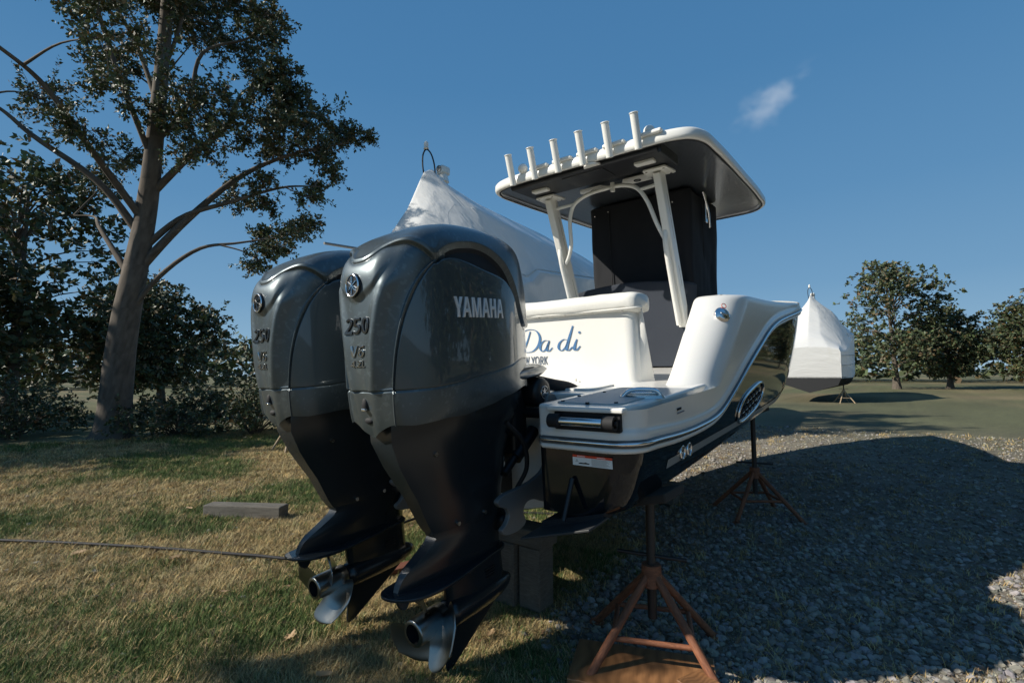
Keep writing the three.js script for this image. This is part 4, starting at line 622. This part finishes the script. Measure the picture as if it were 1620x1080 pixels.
// ---------------------------------------------------------------- shrink-wrapped boats
function buildWrapped(name, label, category, group) {
  const root = thing(name, label, category, [0, 0, 0], group);
  const st = [
    [-2.75, [-6.15, 1.15], [-6.15, 2.35], [-5.7, 2.60], [-5, 2.65], [-4.2, 2.6], [-3.75, 2.5], [-3.7, 2.35], [-3.7, 1.15]],
    [-3.6, [-6.2, 1.15], [-6.1, 2.5], [-5.45, 3.35], [-5.05, 3.62], [-4.55, 3.40], [-3.8, 2.75], [-3.5, 2.45], [-3.5, 1.15]],
    [-4.2, [-6.25, 1.15], [-6.15, 2.7], [-5.35, 4.1], [-5.05, 4.50], [-4.62, 4.25], [-3.72, 3.05], [-3.42, 2.6], [-3.42, 1.15]],
    [-4.55, [-6.3, 1.15], [-6.2, 2.8], [-5.24, 4.70], [-5.02, 5.30], [-4.70, 4.80], [-3.66, 3.2], [-3.4, 2.7], [-3.4, 1.15]],
    [-4.75, [-6.3, 1.15], [-6.2, 2.85], [-5.28, 4.75], [-5.0, 5.42], [-4.58, 4.88], [-3.64, 3.26], [-3.4, 2.75], [-3.4, 1.15]],
    [-5.1, [-6.3, 1.15], [-6.2, 2.9], [-5.8, 4.42], [-5.0, 5.24], [-4.12, 4.50], [-3.60, 3.33], [-3.4, 2.85], [-3.4, 1.15]],
    [-5.9, [-6.35, 1.2], [-6.25, 3.0], [-5.95, 4.36], [-5.0, 5.10], [-4.02, 4.36], [-3.55, 3.22], [-3.38, 3.12], [-3.38, 1.2]],
    [-6.2, [-6.35, 1.2], [-6.25, 3.0], [-5.95, 4.34], [-5.0, 5.08], [-4.02, 4.34], [-3.52, 3.42], [-3.38, 3.36], [-3.38, 1.2]],
    [-8.5, [-6.35, 1.3], [-6.25, 3.1], [-5.85, 4.2], [-5.0, 4.98], [-4.05, 4.24], [-3.50, 3.58], [-3.40, 3.52], [-3.42, 1.3]],
    [-10.6, [-6.2, 1.5], [-6.1, 3.2], [-5.8, 4.0], [-5.0, 4.80], [-4.2, 4.12], [-3.62, 3.70], [-3.52, 3.62], [-3.6, 1.5]],
    [-12.4, [-5.8, 1.8], [-5.8, 3.3], [-5.6, 3.9], [-5.0, 4.55], [-4.4, 3.95], [-4.0, 3.7], [-3.9, 3.6], [-4.1, 1.8]],
    [-14.2, [-5.1, 2.4], [-5.15, 3.3], [-5.1, 3.6], [-5.0, 3.9], [-4.9, 3.6], [-4.85, 3.5], [-4.85, 3.3], [-4.9, 2.4]]];
  const SU = 10, SV = 14, rows = []; const ip = (a, b, t) => a + (b - a) * t;
  for (let i = 0; i < st.length - 1; i++) for (let a = 0; a < (i === st.length - 2 ? SU + 1 : SU); a++) { const t = a / SU, A = st[i], B = st[i + 1], row = []; for (let j = 1; j < A.length - 1; j++) for (let b = 0; b < (j === A.length - 2 ? SV + 1 : SV); b++) { const s = b / SV; const x = ip(ip(A[j][0], A[j + 1][0], s), ip(B[j][0], B[j + 1][0], s), t), y = ip(ip(A[j][1], A[j + 1][1], s), ip(B[j][1], B[j + 1][1], s), t); row.push(V(x, y, ip(A[0], B[0], t))); } rows.push(row); }
  for (let it = 0; it < 3; it++) { const c = rows.map(r => r.map(p => p.clone())); for (let i = 1; i < rows.length - 1; i++) for (let j = 1; j < rows[0].length - 1; j++) { const p = rows[i][j]; p.set(0, 0, 0).addScaledVector(c[i][j], .5).addScaledVector(c[i - 1][j], .125).addScaledVector(c[i + 1][j], .125).addScaledVector(c[i][j - 1], .125).addScaledVector(c[i][j + 1], .125); p.z = c[i][j].z; } }
  for (let i = 1; i < rows.length; i++) for (let j = 0; j < rows[0].length; j++) { const p = rows[i][j]; const ra = Math.atan2(p.y - 5.5, (p.x + 5) * .6 + p.z + 4.7), sag = (fbm(p.z * .7 + 3, p.y * .8, 3, 121) - .5) * .06, pl = Math.pow(1 - Math.abs(Math.sin(ra * 17 + 4 * fbm(p.y * 1.2, p.z * .8, 3, 5))), 7) * .030 * clamp(fbm(p.z * 1.4, p.y * 1.4, 3, 130) * 2 - .5); p.x += (sag + pl) * clamp((p.x + 5) * 3, -1, 1) * .8; p.y += sag * .35; }
  const w = part('shrink_wrap', merge([grid(rows, { flip: false }), grid([rows[0], rows[0].map(p => V(p.x, 1.15, p.z))], { flip: true })]), M.shrink, root);
  part('wrap_band', tube(rows.filter((r, i) => i > 50 && i < 100).map(r => r[Math.min(r.length - 1, 5 * SV)].clone().add(V(.03, 0, 0))), .012, 60, 6), M.shrink, w);
  for (const [y0, y1] of [[2.2, 2.25], [1.75, 1.8]]) part('strap', tube(st.slice(0, 10).map(q => V(q[8][0] + .015, y0 + (q[0] + 2.7) * -.03, q[0])), .014, 60, 6), M.strap, w);
  { // hull below
    const R = st.map(s => [V(s[1][0], s[1][1] + .05, s[0]), V(lerp(s[1][0], -5, .12), lerp(s[1][1], .55, .55), s[0]), V(-5, .45 + Math.max(0, (-s[0] - 10) * .35), s[0]), V(lerp(s[8][0], -5, .12), lerp(s[8][1], .55, .55), s[0]), V(s[8][0], s[8][1] + .05, s[0])]);
    part('hull', merge([grid(R, { flip: true }), grid([R[0], R[0].map(p => V(p.x, 1.2, p.z))])]), M.bottom, root); }
  part('mast_hoop', tube([[-5.07, 5.2, -4.62], [-5.10, 5.48, -4.60], [-5.08, 5.68, -4.60], [-5.02, 5.76, -4.62], [-4.95, 5.69, -4.66], [-4.91, 5.5, -4.72], [-4.92, 5.2, -4.78]], .015, 60, 8), M.black, root);
  part('anchor_light', new THREE.LatheGeometry([[0, 0], [.05, 0], [.05, .03], [.03, .045], [.045, .06], [.045, .12], [.03, .15], [0, .17]].map(a => new THREE.Vector2(a[0], a[1])), 20).translate(-5.02, 5.76, -4.62), M.white, root);
  const sl = part('searchlight', [rbox(.20, .18, .24, .05, -4.93, 5.42, -5.0), new THREE.CylinderGeometry(.08, .12, .16, 20).translate(-4.93, 5.27, -5.0)], M.white, root); part('searchlight_lens', new THREE.CylinderGeometry(.065, .065, .02, 20).rotateX(Math.PI / 2).translate(-4.93, 5.43, -4.875), M.grey, sl);
  part('outrigger_pole', bar([-5.0, 3.43, -2.42], [-5.0, 3.55, -4.6], .022, .03, 10), M.grey, root);
  return root;
}
const wrapA = buildWrapped('wrapped_boat', 'boat in white shrink wrap rising to a peak with a small mast hoop', 'boat', null); delete wrapA.userData.group;
{ const b = thing('wrapped_boat', 'far off boat in white shrink wrap beyond the bow of the black hull', 'boat'); for (const ch of wrapA.children) { if (ch.name === 'outrigger_pole') continue; const k = ch.clone(); b.add(k); } b.position.set(3.8, 0, -19.87); b.scale.setScalar(.88); }

// ---------------------------------------------------------------- stands, blocks, small things on the ground
function jackStand(label, x, z, apex, top, R, turn, m = M.rust, feet = 4, group) {
  const g = thing('jack_stand', label, 'boat stand', [x, groundY(x, z), z], group);
  for (let k = 0; k < feet; k++) { const a = turn + k / feet * Math.PI * 2, c = Math.cos(a), s = Math.sin(a); const leg = part('leg', bar([c * R, .01, s * R], [c * .028, apex, s * .028], .019, .019, 12), m, g); part('foot', new THREE.CylinderGeometry(.035, .04, .012, 14).translate(c * R, .006, s * R), m, leg); }
  const hw = []; for (let k = 0; k < feet; k++) { const a = turn + k / feet * Math.PI * 2, b = turn + (k + 1) / feet * Math.PI * 2, q = .42; part('brace', bar([Math.cos(a) * R * (1 - q), apex * q, Math.sin(a) * R * (1 - q)], [Math.cos(b) * R * (1 - q), apex * q, Math.sin(b) * R * (1 - q)], .012, .012, 8), m, g); }
  part('collar', new THREE.CylinderGeometry(.045, .05, .10, 16).translate(0, apex, 0), m, g);
  part('screw_post', bar([0, apex * .5, 0], [0, top - .05, 0], .022, .022, 14), M.greasy, g);
  part('handle', bar([-.16, apex + .09, .03], [.16, apex + .09, -.03], .009, .009, 8), M.greasy, g);
  part('pad', rbox(.26, .04, .26, .008).rotateZ(.25).translate(0, top - .02, 0), M.padwood, g);
  return g;
}
jackStand('rusty red jack stand straddling an orange plywood board under the black hull', 1.10, -.36, .40, .79, .42, .405, M.rust, 4);
jackStand('rusty jack stand further along the black hull side', .98, -3.3, .40, 1.0, .42, .2, M.rust, 4);
jackStand('tan jack stand under the stern of the far off wrapped boat', .55, -22.9, .5, .95, .4, .3, M.tan, 4);
jackStand('tan jack stand under the stern of the white wrapped boat', -6.6, -2.9, .62, 1.0, .40, .9, M.tan, 4);
{ const b = tagMesh('plywood_board', rbox(.62, .036, .34, .004).rotateY(.35), M.ply, 'orange varnished plywood board lying between the stand legs', 'board'); b.position.set(1.12, .03, -.18); const w = tagMesh('wood_block', rbox(.22, .09, .14, .006).rotateY(-.4), M.ply, 'short orange wood block at the end of the plywood board', 'wood block'); w.position.set(1.42, .045, -.14); }
{ const k = thing('keel_block', 'stack of grey timbers supporting the keel behind the motors', 'blocking', [.27, 0, -.47]); for (const [x, z, h] of [[-.085, .02, .36], [.075, -.01, .35]]) part('timber', rbox(.145, h, .15, .008, x, h / 2, z), M.oldwood, k); part('timber', rbox(.40, .10, .17, .01, -.02, .41, 0), M.oldwood, k); part('timber', rbox(.16, .30, .15, .01, -.30, .15, -.02), M.oldwood, k); }
{ const k = thing('keel_block', 'low grey timber crib under the keel amidships', 'blocking', [0, 0, -3.2]); part('timber', rbox(.5, .2, .2, .01, 0, .1, 0), M.oldwood, k); part('timber', rbox(.2, .2, .5, .01, 0, .3, 0), M.oldwood, k); part('timber', rbox(.5, .24, .2, .01, 0, .52, 0), M.oldwood, k); }
{ const g = rbox(.80, .12, .15, .014).rotateY(.52); const b = tagMesh('concrete_block', g, M.block, 'pale weathered block lying alone on the grass', 'block'); b.position.set(-2.98, .05, -.36); }
tagMesh('black_hose', tube([[-5, .015, 1.9], [-3.6, .018, 1.05], [-2.6, .02, .52], [-1.774, .02, .13], [-1.45, .022, -.03], [-1.35, .02, -.35], [-1.45, .02, -.8], [-1.50, .02, -1.07], [-1.5, .02, -1.26], [-1.2, .02, -1.7], [-.5, .02, -2.1]], .012, 160, 8), M.rubber, 'black hose running over the grass past the motors', 'hose');
{ const b = tagMesh('wood_plank', rbox(.80, .03, .11, .004).rotateY(1.22), M.redwood, 'reddish wood plank lying on the ground between the motors', 'plank'); b.position.set(-.72, .022, -.32); }
// fallen oak leaves
function leafGeo(s) { seed = s; const pts = []; const lob = [[0, -.5], [.05, -.34], [.20, -.30], [.12, -.16], [.30, -.06], [.16, .06], [.30, .20], [.12, .26], [.14, .40], [0, .5]]; const full = lob.concat(lob.slice(1, -1).reverse().map(([x, y]) => [-x, y])); const sp = smoothPoly(full.map(([x, y]) => [x * rr(.85, 1.15), y]), 3); const g = new THREE.ShapeGeometry(new THREE.Shape(sp.map(p => new THREE.Vector2(...p)))); g.rotateX(-Math.PI / 2); const p = g.attributes.position; for (let i = 0; i < p.count; i++) { const x = p.getX(i), z = p.getZ(i); p.setY(i, .5 * x * x + .35 * z * z * (z > 0 ? 1 : .4) + .06 * Math.sin(x * 20)); } g.computeVertexNormals(); return g; }
const leafSpots = [[.35, -.05, .075, .3, 'small brown oak leaf on the sunlit straw beside the gravel'], [-1.3, .55, .08, 5.7, 'dull brown oak leaf in the green grass patch'], [-2.9, .9, .1, 2.7, 'broad tan oak leaf on the straw beyond the hose'], [-3.6, -.1, .09, 1.9, 'tan oak leaf beside the pale block'], [-.47, .58, .095, .6, 'large tan oak leaf lying flat on the green grass'], [-.03, .66, .08, 2.2, 'pale curled oak leaf near the skeg of the motor'], [-1.05, -.35, .085, 1.2, 'tan oak leaf lying between the two motors'], [.10, .02, .07, 4, 'bleached oak leaf at the edge of the gravel'], [-2.2, .5, .09, 3.1, 'curled oak leaf lying near the black hose'], [-1.7, -.95, .085, 5.2, 'brown oak leaf lying on straw behind the hose']];
M.deadleaf = mat(.36, .235, .115, .75, { side: THREE.DoubleSide, transmission: .15, thickness: 0 });
for (const [x, z, s, a, lab] of leafSpots) { const m = tagMesh('oak_leaf', leafGeo(Math.round(a * 100)), M.deadleaf, lab, 'leaf', 'fallen oak leaves'); m.position.set(x, groundY(x, z) + .045, z); m.rotation.set(.15 * Math.sin(a * 3), a, .2); m.scale.setScalar(s); }

{ // dry leaf fragments and twigs strewn over the yard
  seed = 6060; const N = 5200, g = leafGeo(321), inst = new THREE.InstancedMesh(g, new THREE.MeshStandardMaterial({ roughness: .85, side: THREE.DoubleSide }), N), m4 = new THREE.Matrix4(), q = new THREE.Quaternion(), c = new THREE.Color();
  for (let k = 0; k < N; k++) { const d = .8 * Math.pow(15, Math.pow(rnd(), .85)), a = rr(-.95, .95) + .646 + Math.PI, x = 2.05 + Math.sin(a) * d, z = 2 + Math.cos(a) * d, s = rr(.014, .045); m4.compose(V(x, groundY(x, z) + rr(.008, .03), z), q.setFromEuler(new THREE.Euler(rr(-.6, .6), rr(0, 6.28), rr(-.6, .6))), V(s * rr(.5, 1), s, s)); inst.setMatrixAt(k, m4); const b = rr(.4, 1.3), w = rnd(); inst.setColorAt(k, c.setRGB(lerp(.20, .36, w) * b, lerp(.115, .26, w) * b, lerp(.06, .15, w) * b)); }
  inst.name = 'leaf_litter'; inst.userData = { kind: 'stuff', label: 'small brown leaf fragments strewn over the grass and gravel', category: 'leaf litter' }; inst.castShadow = inst.receiveShadow = true; scene.add(inst);
}

// ---------------------------------------------------------------- trees
function leafCloud(twigs, per, size, out) { // leaf blades set along each twig: out collects positions and colours
  for (const [p, d, L] of twigs) { const ax = Math.abs(d.y) > .9 ? V(1, 0, 0) : V(0, 1, 0), sd = V(0, 0, 0).crossVectors(d, ax).normalize(), up = V(0, 0, 0).crossVectors(sd, d);
    for (let k = 0; k < per; k++) { const t = rr(.1, 1.05), a = rr(0, 6.283); const o = p.clone().addScaledVector(d, t * L); const dir = d.clone().multiplyScalar(rr(.2, .9)).addScaledVector(sd, Math.cos(a)).addScaledVector(up, Math.sin(a) * .7).normalize(); const s = size * rr(.5, 1.45); const w = V(0, 0, 0).crossVectors(dir, V(rr(-1, 1), rr(-.4, 1.4), rr(-1, 1))).normalize().multiplyScalar(s * .27); const n = o.clone().addScaledVector(dir, s * .5), e = o.clone().addScaledVector(dir, s); const b = rr(.5, 1.6), y = rnd() < .22 ? rr(1.3, 2.4) : rr(.8, 1.1);
      out.p.push(o.x, o.y, o.z, n.x + w.x, n.y + w.y, n.z + w.z, e.x, e.y, e.z, o.x, o.y, o.z, e.x, e.y, e.z, n.x - w.x, n.y - w.y, n.z - w.z); for (let q = 0; q < 6; q++) out.c.push(.062 * b * y, .082 * b, .030 * b); } }
}
function cloudGeo(o) { const g = new THREE.BufferGeometry(); g.setAttribute('position', new THREE.Float32BufferAttribute(o.p, 3)); g.setAttribute('color', new THREE.Float32BufferAttribute(o.c, 3)); g.computeVertexNormals(); return g; }
M.leaf = new THREE.MeshPhysicalMaterial({ vertexColors: true, roughness: .62, side: THREE.DoubleSide, transmission: .25, thickness: 0 });
function limb(pts, r0, r1, seg = 20) { const c = new THREE.CatmullRomCurve3(pts, false, 'centripetal'), fr = c.computeFrenetFrames(seg, false), rows = [], RS = r0 > .2 ? 28 : r0 > .05 ? 12 : 6; for (let i = 0; i <= seg; i++) { const p = c.getPoint(i / seg), r1_ = lerp(r0, r1, Math.pow(i / seg, .8)), row = []; for (let k = 0; k < RS; k++) { const a = k / RS * 6.283, r = r1_ * (r0 > .05 ? 1 + .22 * (fbm(Math.cos(a) * 2.2 + 5, Math.sin(a) * 2.2 + i * .12, 3, 64) - .5) + .5 * Math.exp(-i * .8) * (r0 > .2 ? 1 : 0) : 1); row.push(p.clone().addScaledVector(fr.normals[i], Math.cos(a) * r).addScaledVector(fr.binormals[i], Math.sin(a) * r)); } rows.push(row); } return grid(rows, { closed: true, flip: true }); }
{
  seed = 4242; const tree = thing('oak_tree', 'tall leafy oak with long boughs reaching over the yard on the sunny side', 'tree'); const base = V(-11.6, 0, -1.5), limbs = [];
  const trunkPts = [base.clone().add(V(0, -.1, 0)), base.clone().add(V(.15, 2.5, -.1)), base.clone().add(V(.2, 5, -.4)), base.clone().add(V(.5, 8, -.5)), base.clone().add(V(.6, 11.5, -.6))];
  const trunkC = new THREE.CatmullRomCurve3(trunkPts); part('trunk', limb(trunkPts, .34, .10, 70), M.bark, tree);
  const cl = [[-8.98, 9.6, -3.42, .56], [-9.47, 9.18, -3.53, .67], [-9.19, 8.35, -3.63, .73], [-9.57, 8.25, -4.14, .85], [-9.6, 7.6, -3.71, .91], [-8.7, 7.2, -4.0, .78], [-8.62, 7.46, -4.51, .71], [-9.94, 8.18, -5.9, .71], [-9.02, 7.72, -5.81, .42], [-8.98, 7.8, -6.14, .23], [-10.19, 7.2, -4.5, .86], [-9.35, 6.98, -4.8, .73], [-9.94, 7.53, -5.62, .59], [-9.36, 6.67, -5.35, .46], [-9.62, 6.17, -5.16, .41], [-8.84, 5.54, -4.43, .24], [-9.62, 5.88, -3.68, .44], [-9.99, 5.4, -3.87, .36], [-9.44, 8.08, -4.4, .47], [-9.79, 7.01, -3.66, .73], [-9.67, 4.64, -3.88, .52], [-8.7, 4.57, -3.83, .45], [-9.81, 5.16, -4.85, .4], [-9.55, 5.23, -4.95, .21], [-9.08, 3.87, -3.46, .45], [-8.65, 4.12, -3.59, .31]];
  for (let k = 0; k < 34; k++) { const a = rr(1.2, 5.6), r = rr(.8, 3.6); cl.push([-11.2 + Math.sin(a) * r * -1 - .4, rr(6.0, 12.5), -1.7 + Math.cos(a) * r * .9 + .3, rr(.6, 1.0)]); }
  for (let k = 0; k < 14; k++) cl.push([rr(-12.5, -9.6), rr(9.5, 12.8), rr(-4.2, .5), rr(.6, 1.0)]);
  const twigs = [], wood = [], boughs = [];
  const bough = (y0, tipp, r0) => { const st = trunkC.getPoint(clamp(y0 / 11.5)), tip = V(...tipp), pts = [st]; for (let k = 1; k < 4; k++) pts.push(st.clone().lerp(tip, k / 4).add(V(rr(-.25, .25), Math.sin(k / 4 * Math.PI) * rr(.3, .8), rr(-.25, .25)))); pts.push(tip); wood.push(limb(pts, r0, .014, 22)); const c = new THREE.CatmullRomCurve3(pts, false, 'centripetal'); for (let k = 3; k <= 24; k++) boughs.push(c.getPoint(k / 24)); };
  for (const b of [[4.2, [-9.2, 7.5, -5.7], .11], [4.8, [-9.0, 6.0, -4.8], .08], [3.0, [-8.9, 4.5, -3.8], .07], [6.2, [-9.2, 8.4, -3.9], .09], [7.4, [-9.1, 9.6, -3.4], .07], [5.2, [-13.8, 7.6, 1.2], .10], [6.5, [-13.5, 9.5, -2.8], .09], [5.6, [-10.2, 7.8, 1.6], .09], [8.2, [-12.6, 12.2, -.5], .06], [7.0, [-10.0, 10.8, .6], .07], [4.0, [-14.2, 5.4, -1.2], .08], [8.8, [-10.4, 12.4, -2.6], .05]]) bough(...b);
  for (const [x, y, z, r] of cl) {
    const tip = V(x, y, z); let st = boughs[0], best = 1e9; for (const q of boughs) { const d = q.distanceTo(tip) + (q.y > tip.y + .4 ? .6 : 0); if (d < best) { best = d; st = q; } } const mid = st.clone().lerp(tip, .5).add(V(rr(-.15, .15), rr(.0, .25), rr(-.15, .15))); wood.push(limb([st, mid, tip], .014 + .018 * r, .008, 10));
    const nb = Math.round(6 + 13 * r); for (let b = 0; b < nb; b++) { const d = V(rr(-1, 1), rr(-.65, .7), rr(-1, 1)).normalize(); const e = tip.clone().addScaledVector(d, r * rr(.35, 1)); const s0 = mid.clone().lerp(tip, rr(.4, 1)); wood.push(limb([s0, s0.clone().lerp(e, .5).add(V(0, .06, 0)), e], .007, .003, 5)); const nt = Math.round(4 + 5 * r); for (let q = 0; q < nt; q++) { const o = s0.clone().lerp(e, rr(.3, 1)); const td = d.clone().multiplyScalar(.7).add(V(rr(-1, 1), rr(-.7, .7), rr(-1, 1))).normalize(); twigs.push([o, td, rr(.12, .34)]); } } }
  part('branches', merge(wood), M.bark, tree); const o = { p: [], c: [] }; leafCloud(twigs, 15, .075, o); const cr = part('crown', cloudGeo(o), M.leaf, tree); cr.userData.kind = 'stuff';
}
// distant wood: three trees of a kind, copied
function farTree(h, s) { seed = s; const g = new THREE.Group(), wood = [], twigs = []; part('trunk', limb([V(0, -.1, 0), V(rr(-.2, .2), h * .4, rr(-.2, .2)), V(rr(-.4, .4), h * .9, rr(-.4, .4))], .22, .05, 12), M.bark, g); for (let k = 0; k < 46; k++) { const y = h * rr(.18, 1), a = rr(0, 6.283), R = h * .36 * Math.sin(Math.PI * clamp((y / h - .08) * .95)) * rr(.5, 1.05); const tip = V(Math.cos(a) * R, y, Math.sin(a) * R); wood.push(limb([V(0, y * .8, 0), tip.clone().multiplyScalar(.5).add(V(0, y * .46, 0)), tip], .05, .012, 5)); for (let b = 0; b < 20; b++) twigs.push([tip.clone().add(V(rr(-1, 1), rr(-.7, .8), rr(-1, 1)).multiplyScalar(h * .12)), V(rr(-1, 1), rr(-.6, .6), rr(-1, 1)).normalize(), .5]); } part('branches', merge(wood), M.bark, g); const o = { p: [], c: [] }; leafCloud(twigs, 13, .24, o); part('crown', cloudGeo(o), M.leaf, g).userData.kind = 'stuff'; return g; }
{
  const protos = [farTree(7, 71), farTree(9, 72), farTree(6, 73)]; const lab = ['medium leafy tree in the far tree line', 'tall leafy tree in the far tree line', 'low bushy tree in the far tree line']; seed = 99;
  const spots = []; for (let k = 0; k < 13; k++) spots.push([-16 - k * 1.2 + rr(-1, 1), 9 - k * 2.6 + rr(-.8, .8)]); for (let k = 0; k < 12; k++) spots.push([3 + k * 3.0 + rr(-1, 1), -44 + k * .9 + rr(-3, 3)]);
  for (let i = spots.length - 1; i >= 0; i--) { const px = 810 - 787 * Math.tan(Math.atan2(2.05 - spots[i][0], 2 - spots[i][1]) - .646); if (px > 330 && px < 700) spots.splice(i, 1); }
  const hid = []; for (const q of [[8.4, -6.5], [9.6, -2.4], [10.5, -10.5]]) hid.push(q); const n0 = spots.length; for (const q of hid) spots.push(q);
  spots.forEach(([x, z], i) => { const k = i % 3, g = i < 3 ? protos[k] : protos[k].clone(); g.name = numbered('yard_tree'); g.position.set(x, 0, z); g.rotation.y = rr(0, 6.28); g.scale.setScalar(rr(.75, 1.0)); if (i >= n0) { g.scale.setScalar(1.1); g.userData = { label: 'leafy tree on the shaded side of the yard beside the parked boat', category: 'tree', group: 'trees along the shaded side of the yard' }; } else g.userData = { label: lab[k], category: 'tree', group: 'distant tree line round the yard' }; scene.add(g); });
}

{ // young tree beside the yard, sunward of the propellers: its crown shades them
  seed = 818; const t = thing('young_tree', 'slim young tree with a small round crown standing sunward of the motors', 'tree'), wood = [], twigs = [], c0 = V(-5.04, 5.5, 6.73); part('trunk', limb([V(-5.3, -.1, 7.1), V(-5.2, 2.4, 7.0), V(-5.04, 5.2, 6.73)], .07, .03, 16), M.bark, t);
  for (let k = 0; k < 60; k++) { const d = V(rr(-1, 1), rr(-.9, .9), rr(-1, 1)).normalize(), e = c0.clone().addScaledVector(d, .70 * Math.pow(rnd(), .45)); wood.push(limb([c0.clone().add(V(0, rr(-.7, .2), 0)), c0.clone().lerp(e, .5).add(V(0, -.05, 0)), e], .012, .004, 5)); for (let q = 0; q < 7; q++) twigs.push([e.clone().add(V(rr(-.16, .16), rr(-.16, .16), rr(-.16, .16))), d.clone().add(V(rr(-1, 1), rr(-1, 1), rr(-1, 1))).normalize(), .2]); }
  part('branches', merge(wood), M.bark, t); const o = { p: [], c: [] }; leafCloud(twigs, 14, .08, o); part('crown', cloudGeo(o), M.leaf, t).userData.kind = 'stuff';
}

{ // far-off wood that reads as one mass along the skyline
  seed = 313; const tw = []; for (let k = 0; k < 5200; k++) { const a = rr(-.62, 1.75), d = rr(62, 80), x = 2 - Math.sin(a) * d, z = 2 - Math.cos(a) * d, h = 3.2 + 3.6 * fbm(a * 16, 2.5, 4, 41); tw.push([V(x, h * Math.pow(rnd(), .7), z), V(rr(-1, 1), rr(-.3, .8), rr(-1, 1)).normalize(), .9]); }
  const o = { p: [], c: [] }; leafCloud(tw, 7, .75, o); const m = part('distant_wood', cloudGeo(o), M.leaf, scene); m.userData = { kind: 'stuff', label: 'low far off wood along the skyline', category: 'wood' };
}

{ // low shrubs under the oak
  const shrub = (label, x, z, h, w, sd) => { seed = sd; const t = thing('shrub', label, 'shrub', [x, 0, z]), wood = [], tw = []; for (let k = 0; k < 46; k++) { const a = rr(0, 6.283), r = w * Math.sqrt(rnd()), e = V(Math.cos(a) * r, h * rr(.25, 1) * (1 - .45 * (r / w) ** 2), Math.sin(a) * r); wood.push(limb([V(rr(-.1, .1), -.05, rr(-.1, .1)), e.clone().multiplyScalar(.5).add(V(0, .12, 0)), e], .014, .004, 6)); for (let q = 0; q < 12; q++) tw.push([e.clone().add(V(rr(-.22, .22), rr(-.3, .16), rr(-.22, .22))), V(rr(-1, 1), rr(-.3, 1), rr(-1, 1)).normalize(), .22]); } part('stems', merge(wood), M.bark, t); const o = { p: [], c: [] }; leafCloud(tw, 14, .075, o); part('foliage', cloudGeo(o), M.leaf, t).userData.kind = 'stuff'; };
  shrub('dense shrub growing behind the motor without the flank lettering in view', -9.6, -3.6, 1.5, 1.0, 5001); shrub('low spreading shrub between the oak trunk and the motors', -10.9, -2.5, 1.0, 1.1, 5002); shrub('rounded shrub on the far side of the oak trunk', -13.6, -.2, 1.3, 1.2, 5003);
}

renderer.render(scene, camera);
